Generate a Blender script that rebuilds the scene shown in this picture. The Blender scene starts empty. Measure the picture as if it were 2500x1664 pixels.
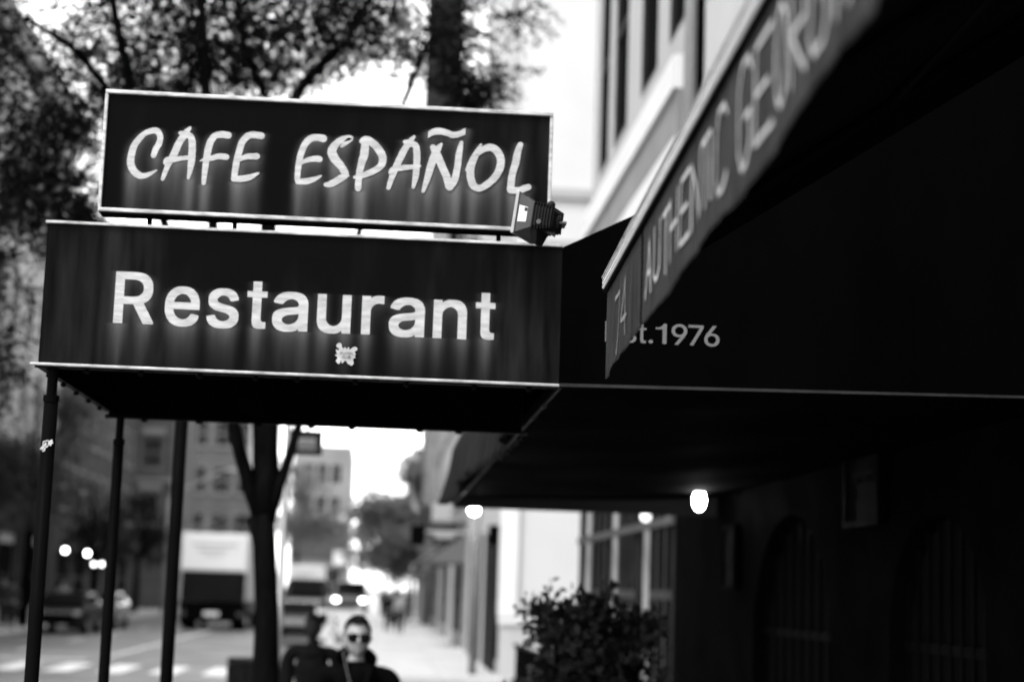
import bpy, math, random, json
import numpy as np
from mathutils import Vector, Matrix
random.seed(7); rng = np.random.default_rng(7)
S = bpy.context.scene; COL = S.collection
R_ = math.radians
# ------------------------------------------------------------------ camera
CAMZ = 1.85; YAW, PITCH, ROLL = R_(4.093), R_(8.192), 0.033
FPX, CX, CY = 4244.0, 1250.0, 832.0
_fw = Vector((math.sin(YAW)*math.cos(PITCH), math.cos(YAW)*math.cos(PITCH), math.sin(PITCH)))
_r0 = Vector((math.cos(YAW), -math.sin(YAW), 0)); _u0 = _r0.cross(_fw)
_rt = _r0*math.cos(ROLL) + _u0*math.sin(ROLL); _up = _u0*math.cos(ROLL) - _r0*math.sin(ROLL)
cd = bpy.data.cameras.new('camera'); cam = bpy.data.objects.new('camera', cd); COL.objects.link(cam)
M = Matrix((( _rt.x, _up.x, -_fw.x, 0), (_rt.y, _up.y, -_fw.y, 0), (_rt.z, _up.z, -_fw.z, CAMZ), (0,0,0,1)))
cam.matrix_world = M
cd.sensor_width = 36; cd.lens = FPX/2500*36; cd.clip_end = 2000; cd.clip_start = 0.05
cd.dof.use_dof = True; cd.dof.focus_distance = 4.5; cd.dof.aperture_fstop = 2.3
S.camera = cam
# ------------------------------------------------------------------ sky, sun, exposure
SUN_EL, SUN_AZ = R_(60), R_(215)       # azimuth from +Y clockwise: behind the camera, on the street side
w = bpy.data.worlds.new("World"); S.world = w; w.use_nodes = True
nt = w.node_tree; nt.nodes.clear()
sky = nt.nodes.new('ShaderNodeTexSky'); sky.sky_type = 'NISHITA'; sky.sun_disc = False
sky.sun_elevation = SUN_EL; sky.sun_rotation = SUN_AZ; sky.air_density = 1.0; sky.dust_density = 1.0
bw = nt.nodes.new('ShaderNodeRGBToBW'); bg = nt.nodes.new('ShaderNodeBackground'); wo = nt.nodes.new('ShaderNodeOutputWorld')
bg.inputs['Strength'].default_value = 0.15
nt.links.new(sky.outputs[0], bw.inputs[0]); nt.links.new(bw.outputs[0], bg.inputs[0]); nt.links.new(bg.outputs[0], wo.inputs[0])
sl = bpy.data.lights.new('sun', 'SUN'); so = bpy.data.objects.new('sun', sl); COL.objects.link(so)
sl.energy = 0.6; sl.angle = R_(14); sl.color = (1, 1, 1)
sd = Vector((math.sin(SUN_AZ)*math.cos(SUN_EL), math.cos(SUN_AZ)*math.cos(SUN_EL), math.sin(SUN_EL)))
so.rotation_euler = sd.to_track_quat('Z', 'Y').to_euler(); so.location = (0, 0, 50)
S.view_settings.view_transform = 'Standard'; S.view_settings.look = 'None'
S.view_settings.exposure = 2.75; S.view_settings.gamma = 1.0
S.render.engine = 'CYCLES'; S.cycles.use_denoising = True; S.cycles.max_bounces = 6
S.cycles.sample_clamp_indirect = 4
# ------------------------------------------------------------------ helpers
def P(px, py, Y):
    """photo pixel -> world point on the plane at street distance Y"""
    d = _fw + _rt*((px-CX)/FPX) - _up*((py-CY)/FPX)
    k = Y/d.y
    return Vector((d.x*k, Y, CAMZ + d.z*k))
def V(px, py, Y): return P(px/0.9424, py/0.9424, Y)
def tag(o, label=None, cat=None, group=None, kind=None):
    if label: o['label'] = label
    if cat: o['category'] = cat
    if group: o['group'] = group
    if kind: o['kind'] = kind
    return o
def empty(name, loc=(0,0,0), rz=0, label=None, cat=None, group=None):
    o = bpy.data.objects.new(name, None); COL.objects.link(o); o.location = loc; o.rotation_euler = (0,0,rz)
    return tag(o, label, cat, group)
def par(o, p):
    o.parent = p
    if p is not None and p.type == 'EMPTY' and False: pass
    return o
class MB:
    def __init__(s): s.v = []; s.f = []
    def add(s, vs, fs):
        n = len(s.v); s.v += [tuple(v) for v in vs]; s.f += [tuple(i+n for i in f) for f in fs]; return s
    def box(s, a, b):
        x0,y0,z0 = a; x1,y1,z1 = b
        return s.add([(x0,y0,z0),(x1,y0,z0),(x1,y1,z0),(x0,y1,z0),(x0,y0,z1),(x1,y0,z1),(x1,y1,z1),(x0,y1,z1)],
            [(0,3,2,1),(4,5,6,7),(0,1,5,4),(1,2,6,5),(2,3,7,6),(3,0,4,7)])
    def hexa(s, p):   # 8 points, bottom 4 then top 4
        return s.add(p, [(0,3,2,1),(4,5,6,7),(0,1,5,4),(1,2,6,5),(2,3,7,6),(3,0,4,7)])
    def tube(s, pts, rad, n=10, cap=True):
        pts = [Vector(p) for p in pts]
        if not hasattr(rad, '__len__'): rad = [rad]*len(pts)
        base = len(s.v); prev = None
        for i, p in enumerate(pts):
            t = (pts[min(i+1,len(pts)-1)] - pts[max(i-1,0)]).normalized()
            if prev is None: prev = Vector((1,0,0)) if abs(t.x) < .8 else Vector((0,1,0))
            a = (prev - t*prev.dot(t)).normalized(); b = t.cross(a); prev = a
            for k in range(n):
                an = 2*math.pi*k/n; s.v.append(tuple(p + (a*math.cos(an)+b*math.sin(an))*rad[i]))
        for i in range(len(pts)-1):
            for k in range(n):
                k2 = (k+1) % n
                s.f.append((base+i*n+k, base+i*n+k2, base+(i+1)*n+k2, base+(i+1)*n+k))
        if cap:
            s.f.append(tuple(base+k for k in range(n))[::-1]); s.f.append(tuple(base+(len(pts)-1)*n+k for k in range(n)))
        return s
    def prism(s, poly, d):   # poly: list of Vector, d: extrusion vector
        n = len(poly); d = Vector(d)
        return s.add([Vector(p) for p in poly]+[Vector(p)+d for p in poly],
            [tuple(range(n))[::-1], tuple(range(n,2*n))]+[(i,(i+1)%n,n+(i+1)%n,n+i) for i in range(n)])
    def sphere(s, c, r, n=12, m=8):
        if not hasattr(r,'__len__'): r = (r,r,r)
        b = len(s.v)
        for j in range(1,m):
            th = math.pi*j/m
            for i in range(n):
                ph = 2*math.pi*i/n
                s.v.append((c[0]+r[0]*math.sin(th)*math.cos(ph), c[1]+r[1]*math.sin(th)*math.sin(ph), c[2]+r[2]*math.cos(th)))
        s.v += [(c[0],c[1],c[2]+r[2]),(c[0],c[1],c[2]-r[2])]; t = b+(m-1)*n
        for j in range(m-2):
            for i in range(n): s.f.append((b+j*n+i, b+(j+1)*n+i, b+(j+1)*n+(i+1)%n, b+j*n+(i+1)%n))
        for i in range(n):
            s.f.append((t, b+i, b+(i+1)%n)); s.f.append((t+1, b+(m-2)*n+(i+1)%n, b+(m-2)*n+i))
        return s
    def build(s, name, mat, parent=None, smooth=False, bevel=0):
        me = bpy.data.meshes.new(name)
        off = Vector((0,0,0))
        me.from_pydata(s.v, [], s.f); me.update()
        if smooth: me.polygons.foreach_set('use_smooth', [True]*len(me.polygons))
        me.materials.append(mat)
        o = bpy.data.objects.new(name, me); COL.objects.link(o)
        if parent is not None: o.parent = parent
        if bevel:
            b = o.modifiers.new('bevel','BEVEL'); b.width = bevel; b.segments = 2; b.limit_method = 'ANGLE'
        return o
_m = {}; ALB = .56
def mat(name, g, rough=.6, var=.0, scale=3.0, spec=.5, metal=0, bump=0, bscale=40, stretch=(1,1,1), trans=0, emit=0, clear=0):
    if name in _m: return _m[name]
    m = bpy.data.materials.new(name); m.use_nodes = True; _m[name] = m
    n = m.node_tree.nodes; l = m.node_tree.links; b = n['Principled BSDF']
    if not emit: g *= ALB; spec = min(spec, g*2) if g < .1 else spec
    b.inputs['Roughness'].default_value = rough; b.inputs['Metallic'].default_value = metal
    b.inputs['Specular IOR Level'].default_value = spec; b.inputs['Coat Weight'].default_value = clear
    if emit:
        b.inputs['Base Color'].default_value = (g,g,g,1)
        b.inputs['Emission Color'].default_value = (1,1,1,1); b.inputs['Emission Strength'].default_value = emit
        return m
    tc = n.new('ShaderNodeTexCoord'); mp = n.new('ShaderNodeMapping'); mp.inputs['Scale'].default_value = stretch
    l.new(tc.outputs['Object'], mp.inputs[0])
    if var:
        nz = n.new('ShaderNodeTexNoise'); nz.inputs['Scale'].default_value = scale; nz.inputs['Detail'].default_value = 8; nz.inputs['Roughness'].default_value = .65
        l.new(mp.outputs[0], nz.inputs['Vector'])
        mr = n.new('ShaderNodeMapRange'); mr.inputs[1].default_value = .3; mr.inputs[2].default_value = .7
        mr.inputs[3].default_value = g*(1-var); mr.inputs[4].default_value = g*(1+var)
        l.new(nz.outputs[0], mr.inputs[0])
        cb = n.new('ShaderNodeCombineColor')
        for i in range(3): l.new(mr.outputs[0], cb.inputs[i])
        l.new(cb.outputs[0], b.inputs['Base Color'])
        mr2 = n.new('ShaderNodeMapRange'); mr2.inputs[1].default_value=.3; mr2.inputs[2].default_value=.7
        mr2.inputs[3].default_value = min(1,rough*1.15); mr2.inputs[4].default_value = rough*.85
        l.new(nz.outputs[0], mr2.inputs[0]); l.new(mr2.outputs[0], b.inputs['Roughness'])
    else: b.inputs['Base Color'].default_value = (g,g,g,1)
    if bump:
        n2 = n.new('ShaderNodeTexNoise'); n2.inputs['Scale'].default_value = bscale; n2.inputs['Detail'].default_value = 5
        l.new(mp.outputs[0], n2.inputs['Vector'])
        bp = n.new('ShaderNodeBump'); bp.inputs['Strength'].default_value = bump; bp.inputs['Distance'].default_value = .01
        l.new(n2.outputs[0], bp.inputs['Height']); l.new(bp.outputs[0], b.inputs['Normal'])
    if trans:
        tr = n.new('ShaderNodeBsdfTranslucent'); tr.inputs[0].default_value = (g*1.6,)*3+(1,)
        mx = n.new('ShaderNodeMixShader'); mx.inputs[0].default_value = trans
        l.new(b.outputs[0], mx.inputs[1]); l.new(tr.outputs[0], mx.inputs[2]); l.new(mx.outputs[0], n['Material Output'].inputs[0])
    return m
def brick(name, g, mortar, scale=1.0):
    if name in _m: return _m[name]
    m = bpy.data.materials.new(name); m.use_nodes = True; _m[name] = m
    n = m.node_tree.nodes; l = m.node_tree.links; b = n['Principled BSDF']; b.inputs['Roughness'].default_value = .85; g *= ALB; mortar *= ALB; b.inputs['Specular IOR Level'].default_value = .1
    tc = n.new('ShaderNodeTexCoord'); sp = n.new('ShaderNodeSeparateXYZ'); ad = n.new('ShaderNodeMath'); cb = n.new('ShaderNodeCombineXYZ')
    l.new(tc.outputs['Object'], sp.inputs[0]); l.new(sp.outputs[0], ad.inputs[0]); l.new(sp.outputs[1], ad.inputs[1])
    l.new(ad.outputs[0], cb.inputs[0]); l.new(sp.outputs[2], cb.inputs[1])
    br = n.new('ShaderNodeTexBrick'); br.inputs['Scale'].default_value = scale
    br.inputs['Brick Width'].default_value = .22; br.inputs['Row Height'].default_value = .075; br.inputs['Mortar Size'].default_value = .008
    br.inputs['Color1'].default_value = (g*.8,)*3+(1,); br.inputs['Color2'].default_value = (g*1.25,)*3+(1,); br.inputs['Mortar'].default_value = (mortar,)*3+(1,)
    l.new(cb.outputs[0], br.inputs['Vector'])
    nz = n.new('ShaderNodeTexNoise'); nz.inputs['Scale'].default_value = .7; nz.inputs['Detail'].default_value = 6
    l.new(tc.outputs['Object'], nz.inputs['Vector'])
    mr = n.new('ShaderNodeMapRange'); mr.inputs[1].default_value=.3; mr.inputs[2].default_value=.7; mr.inputs[3].default_value=.65; mr.inputs[4].default_value=1.3
    l.new(nz.outputs[0], mr.inputs[0])
    mx = n.new('ShaderNodeVectorMath'); mx.operation='SCALE'; l.new(br.outputs[0], mx.inputs[0]); l.new(mr.outputs[0], mx.inputs['Scale'])
    l.new(mx.outputs[0], b.inputs['Base Color'])
    return m
# shared materials (all neutral: the photograph is black and white)
M_asph = mat('asphalt', .17, .55, .35, .6, bump=.3, bscale=60)
M_conc = mat('concrete', .5, .75, .16, .8, bump=.15)
M_kerb = mat('kerbstone', .38, .8, .2, 2)
M_paint = mat('road_paint', .75, .6, .2, 4)
M_black = mat('black_metal', .0025, .5, .3, 6, spec=.05)
M_pole = mat('pole_metal', .003, .4, .25, 5, spec=.06)
M_trim = mat('aluminium_trim', .45, .5, .6, 14, metal=.35, stretch=(1,1,4))
M_glass = mat('dark_glass', .010, .6, spec=.0)
M_bglass = mat('window_glass', .02, .2, spec=.12)
M_letter = mat('white_lettering', .45, .6, .34, 16, stretch=(1,1,5))
M_shletter = mat('shaded_lettering', .15, .6, .12, 28)  # darker lettering: the near awning's shade is put into its colour
M_white = mat('white_paint', .8, .55, .05, 2)
M_cream = mat('pale_stucco', .6, .8, .05, .8)
M_pale = mat('pale_stone', .45, .8, .14, 1.2, stretch=(1,1,.3))
M_stone = mat('limestone', .24, .8, .15, 1.5)
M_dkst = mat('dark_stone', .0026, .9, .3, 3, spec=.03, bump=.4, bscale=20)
M_dbrick = brick('dark_brick', .05, .08)
M_mbrick = brick('grey_brick', .20, .26)
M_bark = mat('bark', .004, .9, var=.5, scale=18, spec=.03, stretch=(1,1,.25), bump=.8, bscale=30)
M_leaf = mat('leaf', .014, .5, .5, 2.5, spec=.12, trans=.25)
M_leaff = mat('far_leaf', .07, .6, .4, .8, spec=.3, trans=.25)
M_shrub = mat('shrub_leaf', .022, .35, .5, 6, spec=.2)
M_frame = mat('window_frame_paint', .3, .5, .1, 3)
M_dkframe = mat('dark_frame_paint', .012, .4, .2, 5)
# ------------------------------------------------------------------ the ground
def sheet(name, x0, x1, y0, y1, z, m, label=None):
    o = MB().add([(x0,y0,z),(x1,y0,z),(x1,y1,z),(x0,y1,z)], [(0,1,2,3)]).build(name, m)
    return tag(o, kind='structure')
sheet('ground', -900, 900, -60, 1500, -.14, mat('earth', .2, .9, .3, .2))
sheet('road', -12, -1.6, -40, 400, -.134, M_asph)
sheet('side_road', -80, 80, 24.5, 37.5, -.130, M_asph)
def pave(name, x0, x1, y0, y1, kx):
    mb = MB().box((x0,y0,-.138),(x1,y1,0)); tag(mb.build(name, mat('pavement_slabs', .55, .75, .18, .5), None), kind='structure')
    k0, k1 = (kx-.16, kx) if kx <= x0+.01 else (kx, kx+.16)
    tag(MB().box((k0,y0,-.138),(k1,y1,.004)).build('kerb', M_kerb), kind='structure')
pave('sidewalk', -1.6, 2.7, -30, 24.3, -1.6)
pave('sidewalk', -1.6, 2.9, 37.7, 400, -1.6)
pave('sidewalk', -15.5, -12, -30, 24.3, -12)
pave('sidewalk', -15.5, -12, 37.7, 400, -12)
# slab joints as shallow dark grooves laid just proud of the paving
j = MB()
for i in range(38, 130, 2): j.box((-1.58, i, .0005),(2.85, i+.02, .003))
for x in (-.1, 1.4): j.box((x, 37.9, .0035),(x+.015, 130, .005))
tag(j.build('pavement_joints', mat('joint', .3, .9)), kind='structure')
j = MB()
for i in range(9):
    x = -2.3 - i*1.12
    j.box((x-.28, 38.2, -.128),(x+.28, 41.6, -.124))
j.box((-11.8, 43.4, -.128),(-7.0, 43.8, -.124))
j.box((-6.85, 46, -.128),(-6.72, 170, -.124))
for i in range(8): j.box((-9.6, 48+i*8, -.128),(-9.48, 51+i*8, -.124))
j.box((-11.9, 22.9, -.128),(-1.8, 23.3, -.124))
tag(j.build('road_markings', M_paint), kind='structure')

# ------------------------------------------------------------------ building kit
def wallmesh(mb, o, u, n, W, H, ops, depth=.1):
    """wall face of width W along u and height H, outward normal n, with recessed openings ops=(u0,u1,z0,z1)"""
    o=Vector(o); u=Vector(u); n=Vector(n); z=Vector((0,0,1))
    us=sorted({0,W,*[a for q in ops for a in q[:2]]}); zs=sorted({0,H,*[a for q in ops for a in q[2:]]})
    pt=lambda a,b,d=0: o+u*a+z*b-n*d
    for i in range(len(us)-1):
        for k in range(len(zs)-1):
            cu,cz=(us[i]+us[i+1])/2,(zs[k]+zs[k+1])/2
            if any(q[0]<cu<q[1] and q[2]<cz<q[3] for q in ops): continue
            mb.add([pt(us[i],zs[k]),pt(us[i+1],zs[k]),pt(us[i+1],zs[k+1]),pt(us[i],zs[k+1])],[(0,1,2,3)])
    for a,b,c,d in ops:
        mb.add([pt(a,c),pt(b,c),pt(b,d),pt(a,d),pt(a,c,depth),pt(b,c,depth),pt(b,d,depth),pt(a,d,depth)],[(0,1,5,4),(1,2,6,5),(2,3,7,6),(3,0,4,7)])
def window(o, u, n, q, parent, fm, gm, mull=1, rail=1, depth=.07, fw=.06, name='window', sill=None, bd=.06):
    o=Vector(o); u=Vector(u); n=Vector(n); z=Vector((0,0,1)); a,b,c,d=q
    mb=MB()
    def bar(a0,b0,c0,d0,t0=depth,t1=depth-bd):
        p=lambda A,B,T:o+u*A+z*B-n*T
        mb.hexa([p(a0,c0,t0),p(b0,c0,t0),p(b0,c0,t1),p(a0,c0,t1),p(a0,d0,t0),p(b0,d0,t0),p(b0,d0,t1),p(a0,d0,t1)])
    bar(a+.002,a+fw,c+.002,d-.002); bar(b-fw,b-.002,c+.002,d-.002); bar(a+fw,b-fw,c+.002,c+fw); bar(a+fw,b-fw,d-fw,d-.002)
    for i in range(mull): x=a+(b-a)*(i+1)/(mull+1); bar(x-fw/2,x+fw/2,c+fw,d-fw)
    for i in range(rail):
        y=c+(d-c)*(i+1)/(rail+1); bar(a+fw,b-fw,y-fw/2,y+fw/2,depth-.004,depth-bd+.004)
    w_=mb.build(name, fm, parent)
    p=lambda A,B,T:o+u*A+z*B-n*T
    g=MB(); t=depth-min(.02,bd/2)
    g.add([p(a+.01,c+.01,t),p(b-.01,c+.01,t),p(b-.01,d-.01,t),p(a+.01,d-.01,t)],[(0,1,2,3)]).build('pane', gm, w_)
    if sill:
        s=MB(); T0=.0; T1=-.1
        s.hexa([p(a-.1,c-.12,-.002),p(b+.1,c-.12,-.002),p(b+.1,c-.12,T1),p(a-.1,c-.12,T1),p(a-.1,c-.003,-.002),p(b+.1,c-.003,-.002),p(b+.1,c-.003,T1),p(a-.1,c-.003,T1)])
        s.build('sill', sill, w_)
    return w_
def building(name, label, cat, x0, x1, y0, y1, H, m, faces, cornice=None, group=None):
    """faces: dict side->list of openings; side in W (faces -x), E (+x), S (-y)"""
    root=empty(name, ((x0+x1)/2, (y0+y1)/2, 0), 0, label, cat, group)
    ox,oy=(x0+x1)/2,(y0+y1)/2
    mb=MB(); geo={}
    def side(k):
        if k=='W': return (x0-ox,y1-oy,0),(0,-1,0),(-1,0,0),y1-y0
        if k=='E': return (x1-ox,y0-oy,0),(0,1,0),(1,0,0),y1-y0
        if k=='S': return (x0-ox,y0-oy,0),(1,0,0),(0,-1,0),x1-x0
        if k=='N': return (x1-ox,y1-oy,0),(-1,0,0),(0,1,0),x1-x0
    for k in 'WESN':
        o,u,n,W=side(k); geo[k]=(o,u,n,W)
        wallmesh(mb,o,u,n,W,H,faces.get(k,[]))
    mb.add([(x0-ox,y0-oy,H),(x1-ox,y0-oy,H),(x1-ox,y1-oy,H),(x0-ox,y1-oy,H)],[(0,1,2,3)])
    mb.build('wall', m, root)
    ins=.12; mbi=MB().box((x0-ox+ins,y0-oy+ins,.05),(x1-ox-ins,y1-oy-ins,H-.05)); mbi.build('interior', mat('dark_interior',.02,.9), root)
    if cornice:
        cm,ch,cp=cornice
        MB().box((x0-ox-cp,y0-oy-cp,H-ch),(x1-ox+cp,y1-oy+cp,H+.05)).build('cornice', cm, root)
    return root,geo
def grid_ops(W, floors, z0, fh, ww, wh, n, m0=.8):
    out=[]; sp=(W-2*m0)/n
    for f in range(floors):
        for i in range(n):
            c=m0+sp*(i+.5); out.append((round(c-ww/2,3),round(c+ww/2,3),round(z0+f*fh,3),round(z0+f*fh+wh,3)))
    return out
def add_windows(root, geo, k, ops, fm=M_frame, gm=M_bglass, **kw):
    o,u,n,W=geo[k]
    for q in ops: window(o,u,n,q,root,fm,gm,**kw)

# ---- right-hand side: the cafe house above its awning, plain pale wall, with the downpipe
XB=2.7
# cafe house Y 3..15.2 : dark stuccoed ground floor with arches, pale upper wall
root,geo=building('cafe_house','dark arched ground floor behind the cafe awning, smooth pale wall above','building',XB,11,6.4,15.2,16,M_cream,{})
ox,oy=(XB+11)/2,(6.4+15.2)/2
def arch_panel(mb, yc, w, zs, zt, x, depth=.12, n=14):
    pass
# dark ground floor cladding with two arched openings, built as a shell in front of the wall
gf=MB(); X=XB-.12-ox
def arched_front(mb, ya, yb, ztop, arches, X, t=.118):
    # arches: (yc, halfwidth, zspring). build columns of quads along y
    ys=set([ya,yb])
    for yc,hw,zs in arches:
        for i in range(25): ys.add(round(yc-hw*math.cos(math.pi*i/24),4))
    ys=sorted(ys)
    def low(y):
        for yc,hw,zs in arches:
            if abs(y-yc)<hw-1e-4: return zs+math.sqrt(max(0,hw*hw-(y-yc)**2))*.8
        return 0.0
    for a,b in zip(ys,ys[1:]):
        mid=(a+b)/2; ins=any(abs(mid-yc)<hw for yc,hw,zs in arches)
        if ins:
            for yc,hw,zs in arches:
                if abs(mid-yc)<hw:
                    la=zs+math.sqrt(max(0,hw*hw-(a-yc)**2))*.8; lb=zs+math.sqrt(max(0,hw*hw-(b-yc)**2))*.8
        else: la=lb=0
        mb.add([(X,a,la),(X,b,lb),(X,b,ztop),(X,a,ztop)],[(0,3,2,1)])
        mb.add([(X,a,la),(X,b,lb),(X+t,b,lb),(X+t,a,la)],[(0,1,2,3)])
    mb.add([(X,ya,0),(X,ya,ztop),(X+t,ya,ztop),(X+t,ya,0)],[(0,1,2,3)]); mb.add([(X,yb,0),(X,yb,ztop),(X+t,yb,ztop),(X+t,yb,0)],[(3,2,1,0)])
    mb.add([(X,ya,ztop),(X,yb,ztop),(X+t,yb,ztop),(X+t,ya,ztop)],[(0,3,2,1)])
    for yc,hw,zs in arches:
        for s in (-1,1):
            y=yc+s*hw; mb.add([(X,y,0),(X,y,zs),(X+t,y,zs),(X+t,y,0)],[(0,1,2,3)])
A1=(10.9-oy,1.05,1.55); A2=(8.0-oy,.72,1.7)
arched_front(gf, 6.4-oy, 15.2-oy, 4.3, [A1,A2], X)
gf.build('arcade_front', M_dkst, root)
for (yc,hw,zs) in (A1,A2):
    g=MB()
    g.add([(XB-ox-.004,yc-hw,.02),(XB-ox-.004,yc+hw,.02),(XB-ox-.004,yc+hw,zs+hw*.8),(XB-ox-.004,yc-hw,zs+hw*.8)],[(0,3,2,1)])
    wn=g.build('arched_window', M_glass, root)
    b=MB()
    for i in range(9):
        y=yc-hw+hw*2*(i+.5)/9; top=zs+math.sqrt(max(0,hw*hw-(y-yc)**2))*.78
        b.box((XB-ox-.05,y-.012,.05),(XB-ox-.026,y+.012,top))
    for zz in (.9,1.62): b.box((XB-ox-.045,yc-hw+.01,zz),(XB-ox-.031,yc+hw-.01,zz+.05))
    b.build('window_grille', mat('grille_iron',.004,.35,.3,5,spec=.1), wn)
# rough plastered band with a wavy relief above the arches
mb=MB(); n_,m_=60,12; vs=[]; fs=[]
for i in range(n_+1):
    for k in range(m_+1):
        y=6.8+7.8*i/n_; z=2.75+.85*k/m_; vs.append((XB-.128-ox-.02*random.random(),y-oy,z))
for i in range(n_):
    for k in range(m_): q=i*(m_+1)+k; fs.append((q,q+1,q+m_+2,q+m_+1))
mb.v=vs; mb.f=fs; mb.build('rough_plaster', mat('rough_plaster',.006,.9,.6,9,spec=.01), root)
MB().box((XB-.30-ox,11.6-oy,2.66),(XB-.1195-ox,13.9-oy,2.74)).build('lintel', mat('lintel_paint',.005,.6,.3,6), root)
# downpipe on the pale wall
def framed_sign(name,label,cat,x,y0,y1,z0,z1,m1,lines=None):
    r=empty(name,(x,(y0+y1)/2,z0),0,label,cat)
    w2=(y1-y0)/2; h=z1-z0
    MB().box((-.03,-w2,0),(0,w2,h)).build('board', m1, r)
    f=MB(); t=.03
    f.box((-.045,-w2-t,-t),(.0,w2+t,-.0005)); f.box((-.045,-w2-t,h+.0005),(0,w2+t,h+t)); f.box((-.045,-w2-t,0),(0,-w2-.0005,h)); f.box((-.045,w2+.0005,0),(0,w2+t,h))
    f.build('frame', M_black, r)
    return r
sg=framed_sign('menu_board','dark wooden board hanging between the two arches beside the second arch','sign',XB-.14,8.75,9.35,2.28,2.62,mat('board_wood',.004,.6,.4,12,stretch=(1,1,8)))
l=MB()
for i,(a,b) in enumerate([(.0,.10),(.12,.17),(.2,.3),(.33,.4)]):
    l.box((-.034,-.22+a,.2),(-.0305,-.22+a+.02,.3)); l.box((-.034,-.22+b,.2),(-.0305,-.22+b+.02,.3)); l.box((-.034,-.22+a+.0205,.24),(-.0305,-.22+b-.0005,.26))
l.build('lettering', mat('chalk',.015,.8), sg)
MB().tube([(0,-.25,.37),(0,-.1,.62),(0,.05,.62),(0,.25,.37)],.006,6).build('rope', M_black, sg)
sg=framed_sign('notice_frame','small framed portrait picture on the dark wall left of the arches','picture frame',XB-.14,12.35,12.75,1.95,2.35,mat('picture',.004,.3,.5,9))
MB().sphere((-.032,0,.2),(.004,.09,.12)).build('picture_motif', mat('picture_light',.01,.6), sg)
pr=empty('downpipe',(XB-.085,15.02,0),0,'grey painted downpipe running up between pale wall and windowed stone house','pipe')
MB().tube([(0,0,4.35),(0,0,15.5)],.07,12).build('pipe', mat('pipe_paint',.5,.5,.08,3), pr, smooth=True)
MB().box((.02,-.19,4.35),(.08,-.13,15.5)).build('shadow_strip', M_black, pr)  # black strip standing in for the shadow gap beside the pipe
for z in (5.2,7.6,10,12.5): MB().box((-.1,-.09,z),(.083,.09,z+.05)).build('pipe_bracket', M_frame, pr)
# ---- second house: stone pilasters, tall windows, white shop cornice, Y 15.5..23.2
y0,y1=15.5,23.2; W=y1-y0
opsU=[]
for f in range(3):
    for yc in (16.25,18.2,20.5,22.1):
        u=y1-yc; hw=.62 if yc!=22.1 else .5
        opsU.append((round(u-hw,3),round(u+hw,3),round(7.35+f*3.9,3),round(10.2+f*3.9,3)))
opsG=[(round(y1-b,3),round(y1-a,3),.35,4.9) for a,b in ((15.8,17.8),(18.1,20.2),(20.5,22.8))]
root,geo=building('stone_house','grey stone house with tall dark windows above a white shop cornice','building',XB,11,y0,y1,19,M_pale,{'W':opsU+opsG},(M_stone,.8,.4))
add_windows(root,geo,'W',opsU,mat('blind_frame',.03,.5,.1),M_glass,mull=0,rail=1)
add_windows(root,geo,'W',opsG,mat('shop_mullions',.06,.45,.2,4),M_glass,mull=3,rail=2,fw=.09,name='shop_window',bd=.016)
ox,oy=(XB+11)/2,(y0+y1)/2
f=MB()
f.box((XB-.12-ox,y0-oy+.3,6.62),(XB-.002-ox,y1-oy-.02,6.95)); f.build('cornice', M_white, root)
MB().box((XB-.08-ox,y0-oy+.3,6.15),(XB-.003-ox,y1-oy-.02,6.615)).build('frieze', M_stone, root)
MB().box((XB-.10-ox,y0-oy+.3,5.35),(XB-.004-ox,y1-oy-.02,6.145)).build('fascia', M_white, root)
gr=MB()
for a,b in ((15.52,15.79),(17.81,18.09),(20.21,20.49),(22.81,23.18)): gr.box((XB-.05-ox,a-oy,0),(XB-.003-ox,b-oy,5.345))
gr.box((XB-.051-ox,15.79-oy,4.905),(XB-.0035-ox,22.81-oy,5.344)); gr.build('shopfront', mat('shopfront_dark',.02,.5,.3,2), root)
MB().box((XB-.09-ox,15.6-oy,2.50),(XB-.052-ox,23.1-oy,2.58)).build('transom', mat('transom_grey',.09,.5,.1,2), root)
# ---- area railing in front of the second house
r=empty('iron_railing',(XB-.9,19.2,0),0,'black iron railing with thin bars before the shop windows of the stone house','railing')
mb=MB()
for i in range(46): mb.box((-.012,-3.45+i*.15,.0),(.012,-3.426+i*.15,1.15))
mb.build('bars', M_black, r)
MB().box((-.025,-3.5,1.15),(.025,3.5,1.19)).build('top_rail', M_black, r)
# ---- far corner: tall white house, Y 38..52
x0,x1,y0,y1=2.75,16,38,54
def opsW(W,n,floors,z0,fh,ww,wh): return grid_ops(W,floors,z0,fh,ww,wh,n)
oW=opsW(16,5,4,5.2,3.6,1.1,2.0)
oS=[(9.0,10.1,6.0,8.2),(9.0,10.1,9.8,12.0)]
oSh=[(9.5,12.0,.4,3.2),(12.5,14.2,.3,3.1),(2.0,4.4,.4,3.1),(5,7,.4,3.1)]
root,geo=building('white_corner_house','tall white painted corner house beyond the side street','building',x0,x1,y0,y1,24,mat('white_wall',.62,.85,.03,.4),{'W':oW+oSh,'S':oS},None)
add_windows(root,geo,'W',oW,M_white,M_bglass,sill=M_white)
add_windows(root,geo,'W',oSh,M_dkframe,M_glass,mull=2,rail=0,name='shop_window')
add_windows(root,geo,'S',oS,M_white,M_bglass)
ox,oy=(x0+x1)/2,(y0+y1)/2
mb=MB()
mb.box((x0-.08-ox,y0-.08-oy,0),(x1+.08-ox,y0-.003-oy,1.15)); mb.build('plinth', mat('plinth_paint',.52,.8,.08,2), root)
MB().box((x0-.14-ox,y0-.14-oy,1.155),(x1+.1-ox,y0-.003-oy,1.3)).build('plinth_cap', M_white, root)
mb=MB()
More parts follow.
